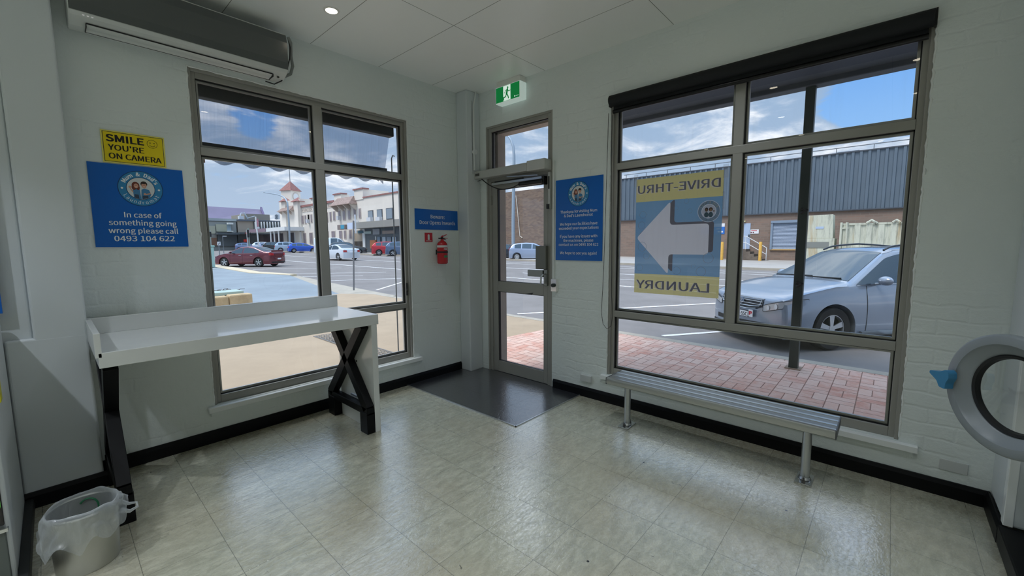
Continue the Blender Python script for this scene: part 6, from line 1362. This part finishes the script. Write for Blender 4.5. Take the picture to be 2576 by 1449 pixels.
q_ = b.build('fan_grille', mat('grille_far_dark', '#7b848c', .6)); q_.parent = ac_
b = MB(); a = q5(598, 544, YB+2); c = q5(610, 552, YB+2); b.box(a.x, c.x, YB+1, YB+2, c.z, a.z); W(b, 'roof_condenser', mat('condenser_white', '#c6cdd4', .5), s)
b = MB(); P2 = lambda u_, v_: q5(u_, v_, YB+2); b.tube([P2(600, 552), P2(607, 536), P2(614, 535), P2(624, 551)], .12, 5); b.tube([P2(624, 548), P2(641, 544)], .1, 5); W(b, 'roof_frame', mat('frame_pale', '#b7c0c6', .5), s)
# side wing running back up the left street
xk = q5(597, 600).x; b = MB(); zt_ = q5(597, 556).z; b.box(xk-16, xk-.02, YB+.02, YB+45, -.2, zt_-.2); W(b, 'side_wing', mat('render_grey_green', '#8f9493', .85), s)
b = MB(); 
p0, p1 = q5(597, 551), q5(597, 556); b.box(xk-16, xk+.05, YB-.2, YB+45, p1.z-.1, p0.z); W(b, 'side_fascia', mat('fascia_pale_grey', '#9aa3a6', .7), s)
for (u0_, u1_, v0_, v1_, c_, dd) in ((522, 542, 568, 588, '#a7a794', .3), (542, 574, 564, 583, '#a9aa96', .3), (569, 581, 562, 582, '#8fa3ae', .35), (569, 583, 560.5, 565, '#d3d6d2', 1.2), (515, 545, 589, 600, '#85857f', .3), (522, 546, 598, 618, '#7d5e4c', .35), (546, 597, 590, 619, '#5f686c', .35), (540, 597, 586, 591, '#4e575c', 2.2), (569, 584, 581, 583.5, '#d9d7cc', 1.0)):
    a = q5(u0_, v0_); c = q5(u1_, v1_); b = MB(); b.box(a.x, c.x-.03, YB-dd, YB+.05, c.z, a.z); W(b, 'side_panel', mat('panel_'+c_.strip('#'), c_, .7), s)
s = thing('hall_roof', 'big long purple-grey pitched hall roof rising behind the corner building', 'roof', (q5(590, 530).x, YB+40, gz))
YR = YB+34; q6 = lambda u_, v_: on(u_, v_, 'y', YR)
yA, yB = YR-8.3, YR+3; a, c = on(440, 514, 'y', yB), on(657, 527, 'y', yB); e, f_ = on(668, 557, 'y', yA), on(440, 572, 'y', yA)
b = MB(); b.hexa([(f_.x, yA+.3, f_.z-7), (e.x, yA+.3, f_.z-7), (e.x, YR+14, f_.z-7), (f_.x, YR+14, f_.z-7), (f_.x, yA+.3, f_.z), (e.x, yA+.3, e.z), (e.x, YR+14, e.z), (f_.x, YR+14, f_.z)]); W(b, 'hall_wall', mat('hall_wall_grey', '#7f7f86', .8), s)
b = MB(); b.add([(f_.x, yA, f_.z), (e.x, yA, e.z), (c.x, yB, c.z), (a.x, yB, a.z), (f_.x, YR+14, f_.z), (e.x, YR+14, e.z)], [(0, 1, 2, 3), (3, 2, 5, 4), (1, 5, 2), (0, 3, 4)]); W(b, 'roof_slope', mat('slate_roof_purple', '#726c84', .8, var=.06, vscale=.2), s)
b = MB(); b.tube([(e.x, yA, e.z+.2), (c.x, yB, c.z+.5)], .35, 4); W(b, 'gable_coping', mat('coping_purple', '#5e5575', .8), s)
# traffic lights, banner pole and small street things at the junction
YT = 70.; q7 = lambda u_, v_: on(u_, v_, 'y', YT)
def tlight(u_, v0_, lab, head, c_, top=None):
    base = q7(u_, v0_); z0_ = zr(base.x, YT)+.05; s = thing('traffic_light', lab, 'traffic light', (base.x, YT, z0_)); b = MB(); tp_ = q7(u_, top or head[2]); b.tube([(base.x, YT, z0_), (base.x, YT, tp_.z)], .09, 6); W(b, 'pole', mat('pole_'+c_.strip('#'), c_, .5), s)
    a = q7(head[0], head[2]); e = q7(head[1], head[3]); b = MB(); b.box(a.x, e.x, YT-.35, YT-.1, e.z, a.z); W(b, 'signal_head', mat('signal_black', '#191d22', .5), s, bevel=.03)
tlight(623.5, 615, 'traffic light with black signal heads in front of the grey corner shop', (620, 625.5, 578, 597), '#aab0b4'); tlight(627.5, 615, 'green-topped traffic pole beside the central traffic light', (628, 629.5, 585, 594), '#8fa39c', 574)
tlight(530.5, 615, 'traffic light at the far left edge of the left window', (526, 531, 583, 596), '#98a6a0', 579)
base = q7(649, 600); s = thing('banner_pole', 'leaning white banner pole with red banner in front of the white fins', 'banner pole', (base.x, YT, zr(base.x, YT)))
b = MB(); b.tube([(q7(651, 612).x, YT, zr(base.x, YT)), q7(648, 592), q7(645, 570), q7(643, 545)], .10, 6); W(b, 'pole', M_CRM2, s, smooth=60)
a, e = q7(645, 550), q7(651, 570); b = MB(); b.box(a.x, e.x, YT-.03, YT, e.z, a.z); W(b, 'banner', mat('banner_pink_red', '#b57a84', .6, var=.3, vscale=2), s)
a, e = q7(646, 571), q7(653, 575); b = MB(); b.box(a.x, e.x, YT-.05, YT, e.z, a.z); W(b, 'name_plate', mat('plate_white_far', '#d7dde0', .5), s)
for (u0_, u1_, v0_, v1_, vb, lab) in ((546, 555, 608, 617, 628, 'square white road sign with black arrow on the traffic island'), (560, 570, 593, 595, 616, 'white street name blade on a thin pole at the left end of the street')):
    YS = 52. if vb > 620 else YT; q8 = lambda u_, v_: on(u_, v_, 'y', YS); a, e = q8(u0_, v0_), q8(u1_, v1_); s = thing('road_sign', lab, 'road sign', ((a.x+e.x)/2, YS, zr(a.x, YS)))
    b = MB(); b.box(a.x, e.x, YS-.03, YS, e.z, a.z); W(b, 'panel', M_PLATE, s); mx_ = (a.x+e.x)/2 if vb > 620 else a.x; b = MB(); b.tube([(mx_, YS+.03, zr(mx_, YS)), (mx_, YS+.03, a.z)], .04, 6); W(b, 'pole', mat('pole_grey_far', '#6f7880', .5), s)
    if vb > 620: b = MB(); stroke(b, lambda u, v, w_: (u, YS-.035, v), [(a.x+.12, e.z+.1), (e.x-.1, a.z-.12)], .07, 0); W(b, 'arrow', M_PLAS, s, fix=False)
